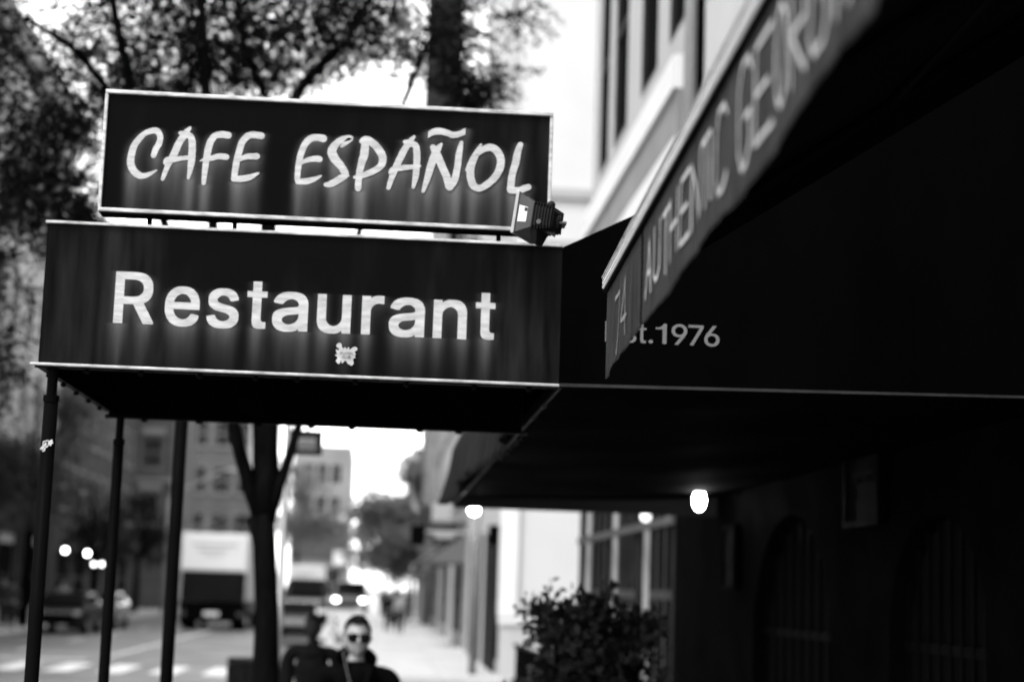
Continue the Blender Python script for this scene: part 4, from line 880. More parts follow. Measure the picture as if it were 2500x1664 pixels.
# cafe wall carries on behind the near awning: the neighbouring house
root,geo=building('georgian_house','dark house wall behind the near awning at the far right','building',2.7,11,-2,6.3,16,mat('house_dark',.05,.8,.3,1),{})
# ================================================================== floodlight on the canopy corner
fo=V(1250,505,5.02); fl=empty('floodlight',fo,0,'small black finned floodlight with a white sticker on the canopy corner','floodlight')
ax=Vector((-.90,.42,.13)).normalized(); side=Vector((0,0,1)).cross(ax).normalized(); upv=ax.cross(side)
Fp=lambda a,s,u: ax*a+side*s+upv*u
def frus(mb,a0,s0,u0,a1,s1,u1,cu0=0,cu1=0):
    p=[Fp(a0,-s0,cu0-u0),Fp(a0,s0,cu0-u0),Fp(a0,s0,cu0+u0),Fp(a0,-s0,cu0+u0),Fp(a1,-s1,cu1-u1),Fp(a1,s1,cu1-u1),Fp(a1,s1,cu1+u1),Fp(a1,-s1,cu1+u1)]
    return mb.hexa(p)
M_fl=mat('floodlight_black',.018,.3,.2,20,spec=.5); M_flg=mat('floodlight_grey',.09,.4,.15,15,spec=.5)
frus(MB(),.012,.072,.040,.058,.092,.066).build('reflector_housing',M_flg,fl,bevel=.002)
frus(MB(),.0585,.097,.070,.070,.097,.070).build('front_frame',mat('frame_alu',.3,.35,.2,9,metal=.4),fl,bevel=.002)
frus(MB(),.0705,.086,.060,.0725,.086,.060).build('lens',M_glass,fl)
mb=MB(); frus(mb,-.052,.048,.030,.0115,.068,.036); mb.build('rear_body',M_fl,fl,bevel=.006)
mb=MB()
for i in range(7): a=-.048+i*.0095; frus(mb,a,.058+i*.0022,.037+i*.0016,a+.0035,.058+i*.0022,.037+i*.0016)
mb.build('cooling_fins',M_fl,fl,bevel=.003)
mb=MB(); mb.tube([Fp(-.06,0,-.004),Fp(-.052,0,-.004)],.022,14); mb.sphere(Fp(-.02,.0,.05),.014,10,8); mb.build('cable_gland',M_fl,fl,smooth=True)
mb=MB(); mb.hexa([Fp(.0,-.03,-.085),Fp(.0,.03,-.085),Fp(.02,.03,-.085),Fp(.02,-.03,-.085),Fp(-.005,-.06,-.04),Fp(-.005,.06,-.04),Fp(.02,.06,-.04),Fp(.02,-.06,-.04)]); mb.build('junction_box',M_fl,fl,bevel=.004)
q=[Fp(.0205,-.0945+.0,.0)]
# sticker on the camera-facing cheek
sg_=-1 if (side.y>0) else 1
def cheek(a,u,off): 
    t=(a-.012)/.046; s=.072+(.092-.072)*t+off; return Fp(a,sg_*s,u)
MB().prism([cheek(.028,-.026,.0004),cheek(.054,-.030,.0004),cheek(.054,.026,.0004),cheek(.028,.022,.0004)],side*sg_*.0006).build('white_label',mat('label_white',.8,.5),fl)
MB().prism([cheek(.0285,.008,.0012),cheek(.037,.008,.0012),cheek(.037,.02,.0012),cheek(.0285,.02,.0012)],side*sg_*.0004).build('label_print',mat('ink',.05,.6),fl)
mb=MB(); d0=Vector((.018,.0,-.062)); zt=rz1+.007-fo.z
mb.tube([Fp(-.01,0,-.03),Vector((.035,.0,-.05)),Vector((.035,0.0,zt+.006))],.009,10); mb.box((-.002,-.03,zt+.0005),(.075,.05,zt+.007)); mb.tube([Fp(-.012,-.07,-.02),Fp(-.012,.07,-.02)],.008,10)
mb.build('mounting_bracket',M_flg,fl)
fl.scale=(.9,.9,.9)
# ================================================================== lamps
M_lamp=mat('lamp_glow',1,.5,emit=9)
def globe_lamp(p,r,label,hang,m=M_lamp,grp=None,kind='globe lamp'):
    e=empty('globe_lamp',p,0,label,kind,grp)
    MB().sphere((0,0,0),r,16,12).build('globe',m,e,smooth=True)
    mb=MB(); mb.tube([(0,0,r*.9),(0,0,r*1.35)],r*.4,10); mb.tube([(0,0,r*1.3),(0,0,hang)],.008,8)
    mb.build('holder',M_black,e); return e
globe_lamp(V(1091,1172,13.45),.045,'white glowing globe lamp under the far street corner of the storefront awning',.12)
p=V(1609,1150,12.4); e=empty('wall_lantern',p,0,'bright oval lantern glowing beneath the storefront awning by the doorway','wall lamp')
MB().sphere((0,0,0),(.045,.045,.075),16,12).build('glass_shade',mat('lantern_glow',1,.5,emit=13),e,smooth=True)
mb=MB(); mb.tube([(0,0,.07),(0,0,.1)],.03,10); mb.tube([(0,0,.1),(.15,0,.12),(2.70-.13-p.x,0,.05)],.012,8); mb.build('lantern_arm',M_black,e)
globe_lamp(V(1486,1188,16.2),.05,'dimmer globe lamp before the shop windows of the stone house',.10,mat('lamp_dim',1,.5,emit=.25))
for i,(vx,vy) in enumerate([(150,1265),(201,1272),(216,1297),(234,1297)]):
    p=V(vx,vy,58+i*.5); globe_lamp(p,.07 if i<2 else .05,['string lamp furthest left under the dark shopfront','string lamp second from left under the dark shopfront','string lamp third from left, hung lower','string lamp nearest the second canopy pole, hung lower'][i],.35,mat('string_glow%d'%(i>1),1,.5,emit=3 if i<2 else 1.6),'string lamps across the street')
# ------------------------------------------------------------------ trees
def leaf_mesh(name, C, D, size, m, parent, aspect=.42):
    """C centres (n,3), D unit leaf directions; folded diamond leaves"""
    n=len(C); r=rng.normal(size=(n,3)); s=np.cross(D,r); s/=np.linalg.norm(s,axis=1)[:,None]+1e-9
    nn=np.cross(D,s); L=(size*(.7+.6*rng.random(n)))[:,None]
    p0=C; p1=C+D*L*.5+s*L*aspect*.5+nn*L*.10; p2=C+D*L; p3=C+D*L*.5-s*L*aspect*.5+nn*L*.10
    v=np.stack([p0,p1,p2,p3],1).reshape(-1,3).astype(np.float32)
    me=bpy.data.meshes.new(name); me.vertices.add(4*n); me.vertices.foreach_set('co',v.ravel())
    me.loops.add(4*n); me.loops.foreach_set('vertex_index',np.arange(4*n,dtype=np.int32))
    me.polygons.add(n); me.polygons.foreach_set('loop_start',np.arange(0,4*n,4,dtype=np.int32)); me.polygons.foreach_set('loop_total',np.full(n,4,dtype=np.int32))
    me.update(calc_edges=True); me.materials.append(m); o=bpy.data.objects.new(name,me); COL.objects.link(o); o.parent=parent; return o
def crown_pts(blobs, twig, per, droop=.35, holes=True):
    """blobs (x,y,z,rx,ry,rz,ntwigs) -> leaf centres and directions along drooping twigs"""
    Cs=[];Ds=[];tw=[]
    for (x,y,z,rx,ry,rz,nt_) in blobs:
        u=rng.normal(size=(nt_,3)); u/=np.linalg.norm(u,axis=1)[:,None]; rad=rng.random(nt_)**.45
        c=np.array([x,y,z])+u*rad[:,None]*np.array([rx,ry,rz])
        if holes:
            k=3.1; q=np.sin(c[:,0]*k*1.3+1.7*np.sin(c[:,2]*k))+np.sin(c[:,1]*k*.9+c[:,2]*k*1.7)+np.sin(c[:,2]*k*1.1-c[:,0]*k*.8)
            c=c[q>(-.55 if nt_>330 else -1.3)]
        d=rng.normal(size=(len(c),3)); d[:,2]=d[:,2]*.5-droop; d/=np.linalg.norm(d,axis=1)[:,None]
        for j in range(per):
            t=(j+.5)/per; pos=c+d*twig*t+np.array([0,0,-1])*(.12*twig*t*t)
            s=rng.normal(size=(len(c),3)); s-=d*np.sum(s*d,1)[:,None]; s/=np.linalg.norm(s,axis=1)[:,None]+1e-9
            dd=d*.5+s*.9; dd/=np.linalg.norm(dd,axis=1)[:,None]; Cs.append(pos); Ds.append(dd)
        tw.append(np.stack([c,c+d*twig],1))
    return np.concatenate(Cs),np.concatenate(Ds),np.concatenate(tw)
def tree(name,label,loc,trunks,blobs,leaf,twig,per,m,group='street trees',lm=None,droop=.35,twigs=True,holes=True):
    r=empty(name,loc,0,label,'tree',group)
    L=Vector(loc); mb=MB()
    for pts,rad in trunks: mb.tube([Vector(p)-L for p in pts],rad,12)
    mb.build('trunk',M_bark,r,smooth=True)
    C,D,tw=crown_pts([(b[0]-L.x,b[1]-L.y,b[2]-L.z)+tuple(b[3:]) for b in blobs],twig,per,droop,holes)
    if twigs:
        mt=MB()
        for a,b in tw[::2]: mt.tube([a,b],[.005,.002],3,False)
        mt.build('twigs',M_bark,r)
    leaf_mesh('crown',C,D,leaf,m,r)
    return r
# the near street tree with three stems (Y 12)
def v3(x,y,Y): p=V(x,y,Y); return (p.x,p.y,p.z)
YT=12.0
base=v3(613,1568,YT); bx=base[0]
stems=[([(bx-.0,YT,-.0),(bx,YT,1.0),v3(614,1400,YT),v3(608,1250,YT),v3(600,1185,YT)],[.13,.095,.080,.078,.092]),
 ([v3(604,1200,YT),v3(575,1120,YT),v3(552,1040,YT-.1),v3(533,960,YT-.15),v3(500,700,YT-.3),v3(478,300,YT-.5),v3(470,120,YT-.6),v3(455,-150,YT-.8)],[.06,.052,.046,.044,.04,.036,.034,.02]),
 ([v3(606,1200,YT),v3(612,1100,YT+.05),v3(610,980,YT+.1),v3(600,700,YT+.2),v3(640,300,YT+.3),v3(700,190,YT+.4),v3(800,90,YT+.4),v3(880,-60,YT+.6)],[.085,.092,.088,.07,.05,.036,.03,.02]),
 ([v3(620,1190,YT),v3(645,1110,YT),v3(668,1040,YT+.1),v3(688,975,YT+.15),v3(760,760,YT+.4),v3(860,420,YT+.8),v3(980,100,YT+1.2)],[.045,.036,.033,.032,.03,.025,.015]),
 ([v3(533,960,YT-.15),v3(430,700,YT-.5),v3(320,300,YT-.8),v3(270,60,YT-1.2),v3(220,-200,YT-1.5)],[.035,.032,.03,.026,.015]),
 ([v3(320,300,YT-.8),v3(180,120,YT-1.3),v3(60,40,YT-1.8)],[.025,.02,.012]),
 ([v3(640,300,YT+.3),v3(560,100,YT+.2),v3(530,-100,YT)],[.03,.024,.015]),
 ([v3(980,100,YT+1.2),v3(1080,60,YT+1),v3(1180,120,YT+.8)],[.014,.009,.004])]
def bl_(x,y,Y,rx,ry,rz,n): p=V(x,y,Y); return (p.x,p.y,p.z,rx,ry,rz,n)
blobs=[bl_(60,60,11.4,.75,1.0,.62,600),bl_(-150,250,11.6,.9,1.0,1.0,400),bl_(300,40,11.8,.65,1.2,.50,390),bl_(520,20,12.4,.55,1.2,.50,330),bl_(700,60,12.6,.6,1.0,.42,340),bl_(870,20,12.8,.5,.9,.38,240),
 bl_(250,170,12.5,.4,.8,.22,120),bl_(430,150,12.5,.45,.7,.2,110),bl_(620,150,12.3,.25,.6,.2,60),bl_(1050,60,12.6,.22,.4,.5,130),bl_(1095,205,12.6,.20,.4,.13,110),bl_(1150,60,12.0,.22,.3,.2,48),bl_(1160,150,12.4,.10,.2,.14,16),bl_(1200,30,12.2,.14,.2,.15,14),bl_(650,200,12.3,.3,.5,.14,60),bl_(350,220,12.4,.5,.6,.12,90),bl_(960,120,12.6,.16,.4,.3,30),
 bl_(70,400,12.2,.42,.7,.5,330),bl_(20,600,12.4,.35,.6,.3,130),bl_(-40,800,12.6,.3,.6,.5,130),bl_(190,450,12.0,.16,.4,.3,60),bl_(195,280,12.2,.16,.4,.2,60),bl_(215,560,12.6,.12,.3,.2,24),
 bl_(200,-450,12,1.8,2.2,1.1,800),bl_(800,-500,12.4,1.7,2.0,1.1,800),bl_(500,-1100,12.2,2.0,2.2,1.3,700),bl_(1150,-350,12.5,.8,1.2,.7,160),bl_(-500,-100,12,1.2,1.6,1.3,400)]
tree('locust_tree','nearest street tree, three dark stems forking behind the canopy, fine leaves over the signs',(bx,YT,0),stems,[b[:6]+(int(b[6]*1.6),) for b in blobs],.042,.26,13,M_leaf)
# further trees on this side and across the street
def big_tree(x,y,h,r,label,n,leaf=.16,lm=M_leaff,tr=.16,z0=None):
    tk=[([(x,y,-.13),(x+.05,y,h*.25),(x,y+.1,h*.45)],[tr*1.3,tr,tr*.8])]
    for i in range(6):
        a=i*1.05+random.random(); tk.append(([(x,y+.1,h*.42),(x+math.cos(a)*r*.4,y+math.sin(a)*r*.4,h*.62),(x+math.cos(a)*r*.8,y+math.sin(a)*r*.8,h*.82)],[tr*.6,tr*.4,tr*.12]))
    bl=[]
    for i in range(11):
        a=random.random()*6.28; q=random.random()**.6*r*.75; zz=h*(.42+.5*random.random()); s=r*(.3+.22*random.random())
        bl.append((x+math.cos(a)*q,y+math.sin(a)*q,zz,s,s,s*.75,n//11))
    tree('street_tree',label,(x,y,-.13),tk,bl,leaf,leaf*3.2,7,lm,twigs=False)
big_tree(-10.6,33,9.5,3.4,'dark bushy street tree at the far left edge across the street',1500,.13,mat('dark_leaf',.010,.6,.4,1.2,spec=.3,trans=.15),.2)
big_tree(-12.9,50,8.6,3.0,'street tree across the street before the soot dark house',1300,.15,mat('dark_leaf2',.02,.6,.4,1.2,spec=.3,trans=.2))
big_tree(-13.0,66,10.5,3.2,'street tree across the street between the first two canopy poles',1300,.17)
big_tree(-13.4,84,6.4,2.4,'low round street tree before the brownstone doorway',700,.17,_m['dark_leaf2'])
big_tree(-13.6,100,6.8,2.6,'street tree standing close beside the parked truck',700,.18,_m['dark_leaf2'])
LF=mat('hazy_leaf',.2,.7,.35,.6,spec=.1,trans=.2)  # leaf grey lightened so distance haze sits in the colour
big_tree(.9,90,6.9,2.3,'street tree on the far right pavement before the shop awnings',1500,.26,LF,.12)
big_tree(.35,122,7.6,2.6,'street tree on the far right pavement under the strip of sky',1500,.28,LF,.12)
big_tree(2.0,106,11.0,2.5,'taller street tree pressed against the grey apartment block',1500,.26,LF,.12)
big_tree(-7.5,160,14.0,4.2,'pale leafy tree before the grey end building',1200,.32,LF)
# ------------------------------------------------------------------ shrub in a planter by the shop windows
p=V(1345,1560,9.6); sx_,sy_=p.x,9.6
r=empty('potted_shrub',(sx_,sy_,0),0,'dark bushy shrub in a planter on the pavement before the shop windows','plant')
C,D,tw=crown_pts([(.05,0,1.42,.22,.26,.18,95),(.02,0,1.25,.26,.3,.26,140),(.14,0,1.0,.34,.36,.3,200),(-.25,.05,1.12,.14,.2,.16,50),(.24,.1,1.46,.14,.2,.16,90),(-.1,0,.85,.3,.3,.22,140),(-.22,0,1.60,.05,.08,.12,14),(-.14,0,1.52,.12,.1,.12,60),(.06,0,1.62,.09,.1,.12,40),(.32,0,1.55,.05,.08,.10,10),(.42,0,1.2,.08,.1,.12,22),(-.38,0,1.0,.05,.08,.1,10)],.16,7,-.35,False)
C=C+np.array([-.02,0,.13]); leaf_mesh('leaves',C,D,.06,M_shrub,r,.5)
mb=MB()
for a,b in tw[::3]: mb.tube([(a[0]*.3,a[1]*.3,.7),a,b],[.007,.005,.002],4,False)
mb.build('stems',M_bark,r)
MB().tube([(0,0,0),(0,0,.05),(0,0,.62),(0,0,.66)],[.2,.21,.29,.31],20).build('planter',mat('planter_paint',.12,.5,.2,4),r)
# ------------------------------------------------------------------ people
def skin_mesh(name, chains, m, parent, sub=2, root=0):
    """chains: list of (list of (x,y,z,r), attach index or None); one connected skinned surface"""
    vs=[];es=[];rad=[]
    ids=[]
    for ch,att in chains:
        prev=att if att is None else ids[att[0]][att[1]]; cur=[]
        for x,y,z,r_ in ch:
            vs.append((x,y,z)); rad.append(r_); i=len(vs)-1; cur.append(i)
            if prev is not None: es.append((prev,i))
            prev=i
        ids.append(cur)
    me=bpy.data.meshes.new(name); me.from_pydata(vs,es,[]); o=bpy.data.objects.new(name,me); COL.objects.link(o)
    md=o.modifiers.new('skin','SKIN'); md.use_smooth_shade=True
    for i,d in enumerate(me.skin_vertices[0].data): 
        rr=rad[i]; d.radius=(rr if not isinstance(rr,tuple) else rr[0],)*2 if not isinstance(rr,tuple) else rr
        d.use_root=(i==root)
    sb=o.modifiers.new('sub','SUBSURF'); sb.levels=sub; sb.render_levels=sub
    bpy.context.view_layer.update()
    me2=bpy.data.meshes.new_from_object(o.evaluated_get(bpy.context.evaluated_depsgraph_get()))
    bpy.data.objects.remove(o); bpy.data.meshes.remove(me)
    me2.name=name; me2.materials.clear(); me2.materials.append(m)
    o=bpy.data.objects.new(name,me2); COL.objects.link(o); o.parent=parent; return o
def head_mesh(mb, c, s=1.0):
    """face towards -y; c = centre of the skull; lofted head with brow, nose, lips, chin, ears"""
    n,mm=36,34; b=len(mb.v)
    H=.118*s
    def R(ph,z):  # z -1..1 ; returns x,y offsets
        t=z
        wx=.076*math.sqrt(max(0,1-(abs(t)/1.02)**2.4)); wy=.096*math.sqrt(max(0,1-(abs(t)/1.02)**2.6))
        if t<-.15: k=(-.15-t)/.85; wx*=1-.22*k**1.4; 
        x=wx*math.sin(ph); y=-wy*math.cos(ph)
        f=max(0,math.cos(ph)); 
        if t<-.2 and f<=0: y*=1-.35*min(1,(-.2-t)/.7)
        g=lambda a,b_,w1,w2: math.exp(-((ph if abs(ph)<math.pi else ph-2*math.pi)-a)**2/w1**2-(t-b_)**2/w2**2)
        y-=.026*g(0,-.18,.17,.13)+.016*g(0,-.02,.13,.2)      # nose
        y-=.006*g(0,-.50,.3,.06)+.006*g(0,-.60,.28,.05)        # lips
        y+=.004*g(0,-.55,.3,.025)
        y-=.012*g(0,-.84,.35,.12)                               # chin
        y-=.006*(g(.35,.17,.35,.08)+g(-.35,.17,.35,.08))       # brow
        y+=.013*(g(.40,.02,.22,.10)+g(-.40,.02,.22,.10))       # sockets
        y-=.006*(g(.40,.02,.10,.045)+g(-.40,.02,.10,.045))     # eyes
        x+=.004*(g(.9,-.2,.4,.2)-g(-.9,-.2,.4,.2))             # cheeks
        x+=.016*g(1.62,-.05,.14,.22)-.016*g(-1.62,-.05,.14,.22)  # ears
        return x*s,y*s
    for j in range(mm+1):
        t=-1+2*j/mm; t=math.sin(t*math.pi/2)
        for i in range(n):
            ph=-math.pi+2*math.pi*i/n; x,y=R(ph,t); mb.v.append((c[0]+x,c[1]+y,c[2]+t*H))
    for j in range(mm):
        for i in range(n): i2=(i+1)%n; mb.f.append((b+j*n+i,b+j*n+i2,b+(j+1)*n+i2,b+(j+1)*n+i))
    return mb
def hair_mesh(c,s=1.0,vol=1.0):
    mb=MB(); n,mm=40,16; H=.118*s
    for j in range(mm+1):
        for i in range(n):
            ph=-math.pi+2*math.pi*i/n; f=max(0,math.cos(ph)) # 1 at the face
            low=.60 if f>.5 else (.60-(.5-f)*.9 if f>0 else .15-(-math.cos(ph))*.55)
            low=max(low,-.45)
            t=low+(1.0-low)*j/mm; th=math.sin(min(1,t)*math.pi/2)
            r_=math.sqrt(max(0,1-(abs(min(t,1))/1.02)**2.6))
            k=(1.05+.05*max(0,t)+.02*math.sin(ph*9+t*5)+.02*math.sin(ph*23))*vol
            x=.080*k*r_*math.sin(ph)*s; y=-.099*k*r_*math.cos(ph)*s
            z=t*H*(1.10+.07*f*vol)+.005*math.sin(ph*7)*s
            mb.v.append((c[0]+x,c[1]+y+.002,c[2]+z))
    for j in range(mm):
        for i in range(n): i2=(i+1)%n; mb.f.append((j*n+i,j*n+i2,(j+1)*n+i2,(j+1)*n+i))
    mb.f.append(tuple(mm*n+i for i in range(n)))
    return mb
def person(loc,rz,h,label,coat,trouser,hair,skin,build=1.0,stride=.14,glasses=False,collar=False,wire=False,group=None,fine=True,armsbent=False):
    k=h/1.76; r=empty('person',loc,rz,label,'person',group); r.scale=(k,k,k)
    hd=(0,-.02,1.64)
    # body: torso/legs/arms/hands in one skin
    def legs(o=0): return [[(.09,-stride*.3,.82,.085+o),(.10,-stride*.7,.5,.06+o),(.10,-stride,.12,.045+o),(.10,-stride-.13,.05,.035+o)],
                          [(-.09,stride*.3,.82,.085+o),(-.10,stride*.6,.5,.06+o),(-.10,stride*1.2,.14,.045+o),(-.10,stride*1.1-.12,.05,.035+o)]]
    w_=build
    hands=[]
    ch=[([(0,0,.95,.11*w_),(0,.02,1.12,.10*w_),(0,.02,1.28,.10*w_),(0,.03,1.38,.07),(0,.0,1.49,.052),(0,-.01,1.56,.055)],None)]
    for q in legs(): ch.append((q,(0,0)))
    arms=[]
    for s in (1,-1):
        sw=stride*.5*s
        a=[(s*.09*w_,.02,1.40,.04),(s*.20*w_,.01,1.405,.040),(s*.215*w_,.02+sw*.3,1.13,.044),(s*.235*w_,-.05+sw,.90,.03),(s*.245*w_,-.06+sw,.85,.026),(s*.245*w_,-.07+sw,.80,.030)]
        arms.append(a); ch.append((a,(0,3)))
        if fine:
            ai=len(ch)-1
            for f in range(4): 
                L=[.075,.085,.08,.065][f]; yy=-.105+sw+f*.018
                ch.append(([(s*.246*w_,yy+.005,.775,.0095),(s*.242*w_,yy,.775-L*.55,.0085),(s*.228*w_,yy+.004,.775-L,.007)],(ai,5)))
            ch.append(([(s*.236*w_,-.115+sw,.805,.011),(s*.228*w_,-.13+sw,.775,.009)],(ai,4)))
    body=skin_mesh('body',ch,skin,r)
    mb=head_mesh(MB(),hd); mb.build('head',skin,body,smooth=True)
    # clothing over the body
    cc=[([(0,.0,.93,.155*w_),(0,.01,1.10,.150*w_),(0,.01,1.27,.170*w_),(0,.012,1.41,.150*w_),(0,.005,1.485,.098)],None)]
    for s,a in zip((1,-1),arms): cc.append(([(x,y,z,q+.042) for x,y,z,q in a[:4]],(0,3)))
    coat_o=skin_mesh('coat' if collar else 'shirt',cc,coat,r)
    tt=[([(0,0,.97,.150*w_),(0,0,.90,.145*w_)],None)]
    for q in legs(.022): tt.append((q[:3],(0,1)))
    skin_mesh('trousers',tt,trouser,r)
    mb=MB()
    for q in legs(): mb.sphere((q[2][0],q[2][1]-.07,.04),(.048,.14,.04),12,8)
    mb.build('shoes',M_black,r,smooth=True)
    hair_mesh(hd).build('hair',hair,body,smooth=True)
    MB().sphere((0,-.035,1.39),(.13*w_,.115,.10),16,10).build('undershirt',coat,coat_o,smooth=True); MB().tube([(0,-.005,1.38),(0,-.008,1.50)],[.085,.064],16).build('undershirt',coat,coat_o,smooth=True)
    if collar:
        mb=MB(); n=28
        for i in range(n+1):
            a=-math.pi*.86+2*math.pi*.86*i/n; f=math.cos(a)  # 1 at back
            rr=.085+.018*(1-f)/2
            for j in range(4):
                t=j/3; mb.v.append((rr*(1+.25*t)*math.sin(a)*1.05,.012+rr*(1+.15*t)*math.cos(a),1.465+.025*f+t*(.085+.02*f)-.05*(1-f)/2))
        for i in range(n):
            for j in range(3): q=i*4+j; mb.f.append((q,q+4,q+5,q+1))
        o=mb.build('collar',coat,coat_o,smooth=True); sm=o.modifiers.new('s','SOLIDIFY'); sm.thickness=.008
        # lapels
        mb=MB()
        for s in (1,-1): mb.prism([Vector((s*.008,-.150*w_,1.22)),Vector((s*.075,-.135*w_,1.42)),Vector((s*.105,-.09,1.47)),Vector((s*.05,-.085,1.50)),Vector((s*.02,-.125,1.38))],(0,-.008,0))
        mb.build('lapel',coat,coat_o)
        MB().tube([(0,-.14,1.36),(0,-.165*w_,1.25),(0,-.175*w_,1.0)],.003,6).build('zip',mat('zip_metal',.25,.4,metal=.6),coat_o)
    if glasses:
        g=MB()
        for s in (1,-1):
            g.sphere((s*.035,hd[1]-.103,hd[2]-.001),(.035,.010,.030),16,10)
        go=g.build('sunglasses',mat('sunglass',.006,.12,spec=.8),body,smooth=True)
        f=MB().box((-.064,hd[1]-.106,hd[2]+.017),(.064,hd[1]-.092,hd[2]+.0235))
        for s in (1,-1): f.tube([(s*.062,hd[1]-.09,hd[2]+.018),(s*.080,hd[1]-.02,hd[2]+.016),(s*.084,hd[1]+.02,hd[2]+.008)],.003,6)
        f.build('glasses_frame',M_black,go)
    if wire:
        e=MB().tube([(-.086,hd[1]-.01,hd[2]-.02),(-.083,hd[1]-.04,hd[2]-.10),(-.07,-.135,1.46),(-.045,-.18*w_,1.36),(-.014,-.19*w_,1.27),(-.012,-.195*w_,1.1)],.0024,6).build('earphone_wire',mat('wire_white',.14,.5),r)
    return r
SK=mat('skin',.3,.5,.06,8); HR=mat('dark_hair',.006,.6,.4,60,stretch=(1,1,.3),spec=.05); CT=mat('black_coat',.003,.85,.3,8,spec=.02); JN=mat('dark_trousers',.03,.85,.2,6,spec=.03)
YM=10.3
p=V(824,1410,YM); person((p.x,YM,0),R_(6),1.72*(p.z/1.725)/1.0 if False else p.z/1.785*1.76,'man in black coat with collar up, sunglasses and earphone wire walking towards us',CT,JN,HR,SK,1.13,.14,True,True,True)
p=V(700,1408,15.5); person((p.x+.09,15.5,0),R_(-8),p.z/1.785*1.76,'heavy man in dark shirt, head bowed, walking behind the man in sunglasses',mat('dark_shirt',.007,.85,.2,5,spec=.03),JN,HR,mat('skin_dark',.02,.6,spec=.1),1.16,.16,fine=True)
far=[(905,88,1.72,'far pedestrian in dark clothes on the right pavement, leftmost of the group',.03),(921,72,1.7,'far pedestrian in pale top on the right pavement',.5),(880,110,1.75,'most distant pedestrian below the strip of sky',.06),(936,95,1.74,'pedestrian in grey by the far shopfronts',.12),(893,75,1.66,'far pedestrian in a dark coat stepping left of the pale topped one',.02)]
for i,(vx,y,h,lab,g) in enumerate(far):
    p=V(vx,1400,y); person((p.x,y,0),R_(random.choice([0,180])),h,lab,mat('clothes%d'%i,g*.7,.85,spec=.03),JN,HR,SK,1.0,.2,group='far pedestrians',fine=False)
for i,(vx,y,g,lab) in enumerate([(290,62,.03,'pedestrian in dark clothes on the left pavement between second and third canopy poles'),(165,60,.05,'pedestrian on the left pavement below the string lamps'),(320,66,.4,'pedestrian in a light top on the left pavement')]):
    person((-12.9+i*.3,y+i*2,0),R_(180*(i%2)),1.72,lab,mat('clothesL%d'%i,g,.85,spec=.03),JN,HR,SK,1.0,.2,group='pedestrians across the street',fine=False)
# ------------------------------------------------------------------ vehicles
M_tyre=mat('tyre',.02,.85); M_rim=mat('rim',.35,.35,metal=.6); M_hl=mat('headlamp_glow',1,.3,emit=2); M_red=mat('tail_lens',.08,.3)
def wheel(r,x,y,z,rad,wd,p=None):
    w_=MB().tube([(x-wd/2,y,z),(x-wd/2+.01,y,z),(x+wd/2-.01,y,z),(x+wd/2,y,z)],[rad*.93,rad,rad,rad*.93],20).build('wheel',M_tyre,r)
    MB().tube([(x-wd/2-.006,y,z),(x+wd/2+.006,y,z)],rad*.58,14).build('rim',M_rim,w_); return w_
def box_truck(loc,label,s=1.0,group='box trucks'):
    r=empty('box_truck',loc,0,label,'truck',group); r.scale=(s,s,s); Wd=1.28
    MB().box((-Wd,0,1.15),(Wd,6.6,3.75)).build('cargo_box',mat('truck_white',.92,.5),r,bevel=.03)
    MB().box((-Wd+.08,-.03,2.35),(Wd-.1,-.002,3.66)).build('roller_door',mat('door_white',.95,.4,.05,1),r)
    mb=MB()
    for i in range(5): mb.box((-Wd+.1,-.034,2.5+i*.25),(Wd-.12,-.0305,2.508+i*.25))
    random.seed(3)
    for row,(a,b,z) in enumerate([(-.85,.75,3.22),(-.65,.5,3.02),(-.4,.3,2.86)]):
        x=a; tiny_=MB()
        while x<b: w_=.05+random.random()*.06; tiny_.box((x,-.037,z),(x+w_,-.0345,z+.10-.02*row)); x+=w_+.035
        tiny_.build('door_lettering',mat('faint_print',.35,.6),r)
    mb.build('door_seams',mat('seam_grey',.4,.6),r)
    MB().box((-Wd+.04,-.06,1.12),(Wd-.04,-.003,2.28)).build('tail_lift',mat('lift_dark',.012,.5,.4,3),r,bevel=.02)
    MB().box((-Wd+.05,-.2,.35),(Wd-.05,.1,1.11)).build('rear_bumper',M_black,r)
    MB().box((-.45,.2,.6),(.45,8.2,1.0)).build('chassis',M_black,r)
    MB().box((-.3,-.215,.57),(.3,-.202,.73)).build('number_plate',M_white,r)
    for s_ in (-1,1):
        MB().box((s_*1.1-.12,-.225,.58),(s_*1.1+.12,-.202,.72)).build('tail_light',M_red,r)
        wheel(r,s_*.95,1.3,.48,.48,.5); wheel(r,s_*1.02,7.4,.48,.48,.28)
        MB().box((s_*.98-.28,.55,.15),(s_*.98+.28,.57,.85)).build('mud_flap',M_black,r)
    c=MB().hexa([(-1.1,6.75,.6),(1.1,6.75,.6),(1.1,8.6,.6),(-1.1,8.6,.6),(-1.1,6.75,2.75),(1.1,6.75,2.75),(1.0,7.7,2.7),(-1.0,7.7,2.7)]).build('cab',M_white,r,bevel=.05)
    MB().box((-1.0,8.62,.5),(1.0,8.75,.9)).build('front_bumper',M_black,r)
    return r
p=V(485,1440,73); box_truck((p.x,73,-.13),'white box truck seen from behind with dark tail lift, in the street beyond the crossing',1.06)
p=V(699,1400,112); box_truck((p.x,112,-.13),'smaller white box truck further along the street, right of the tree trunk',.86)
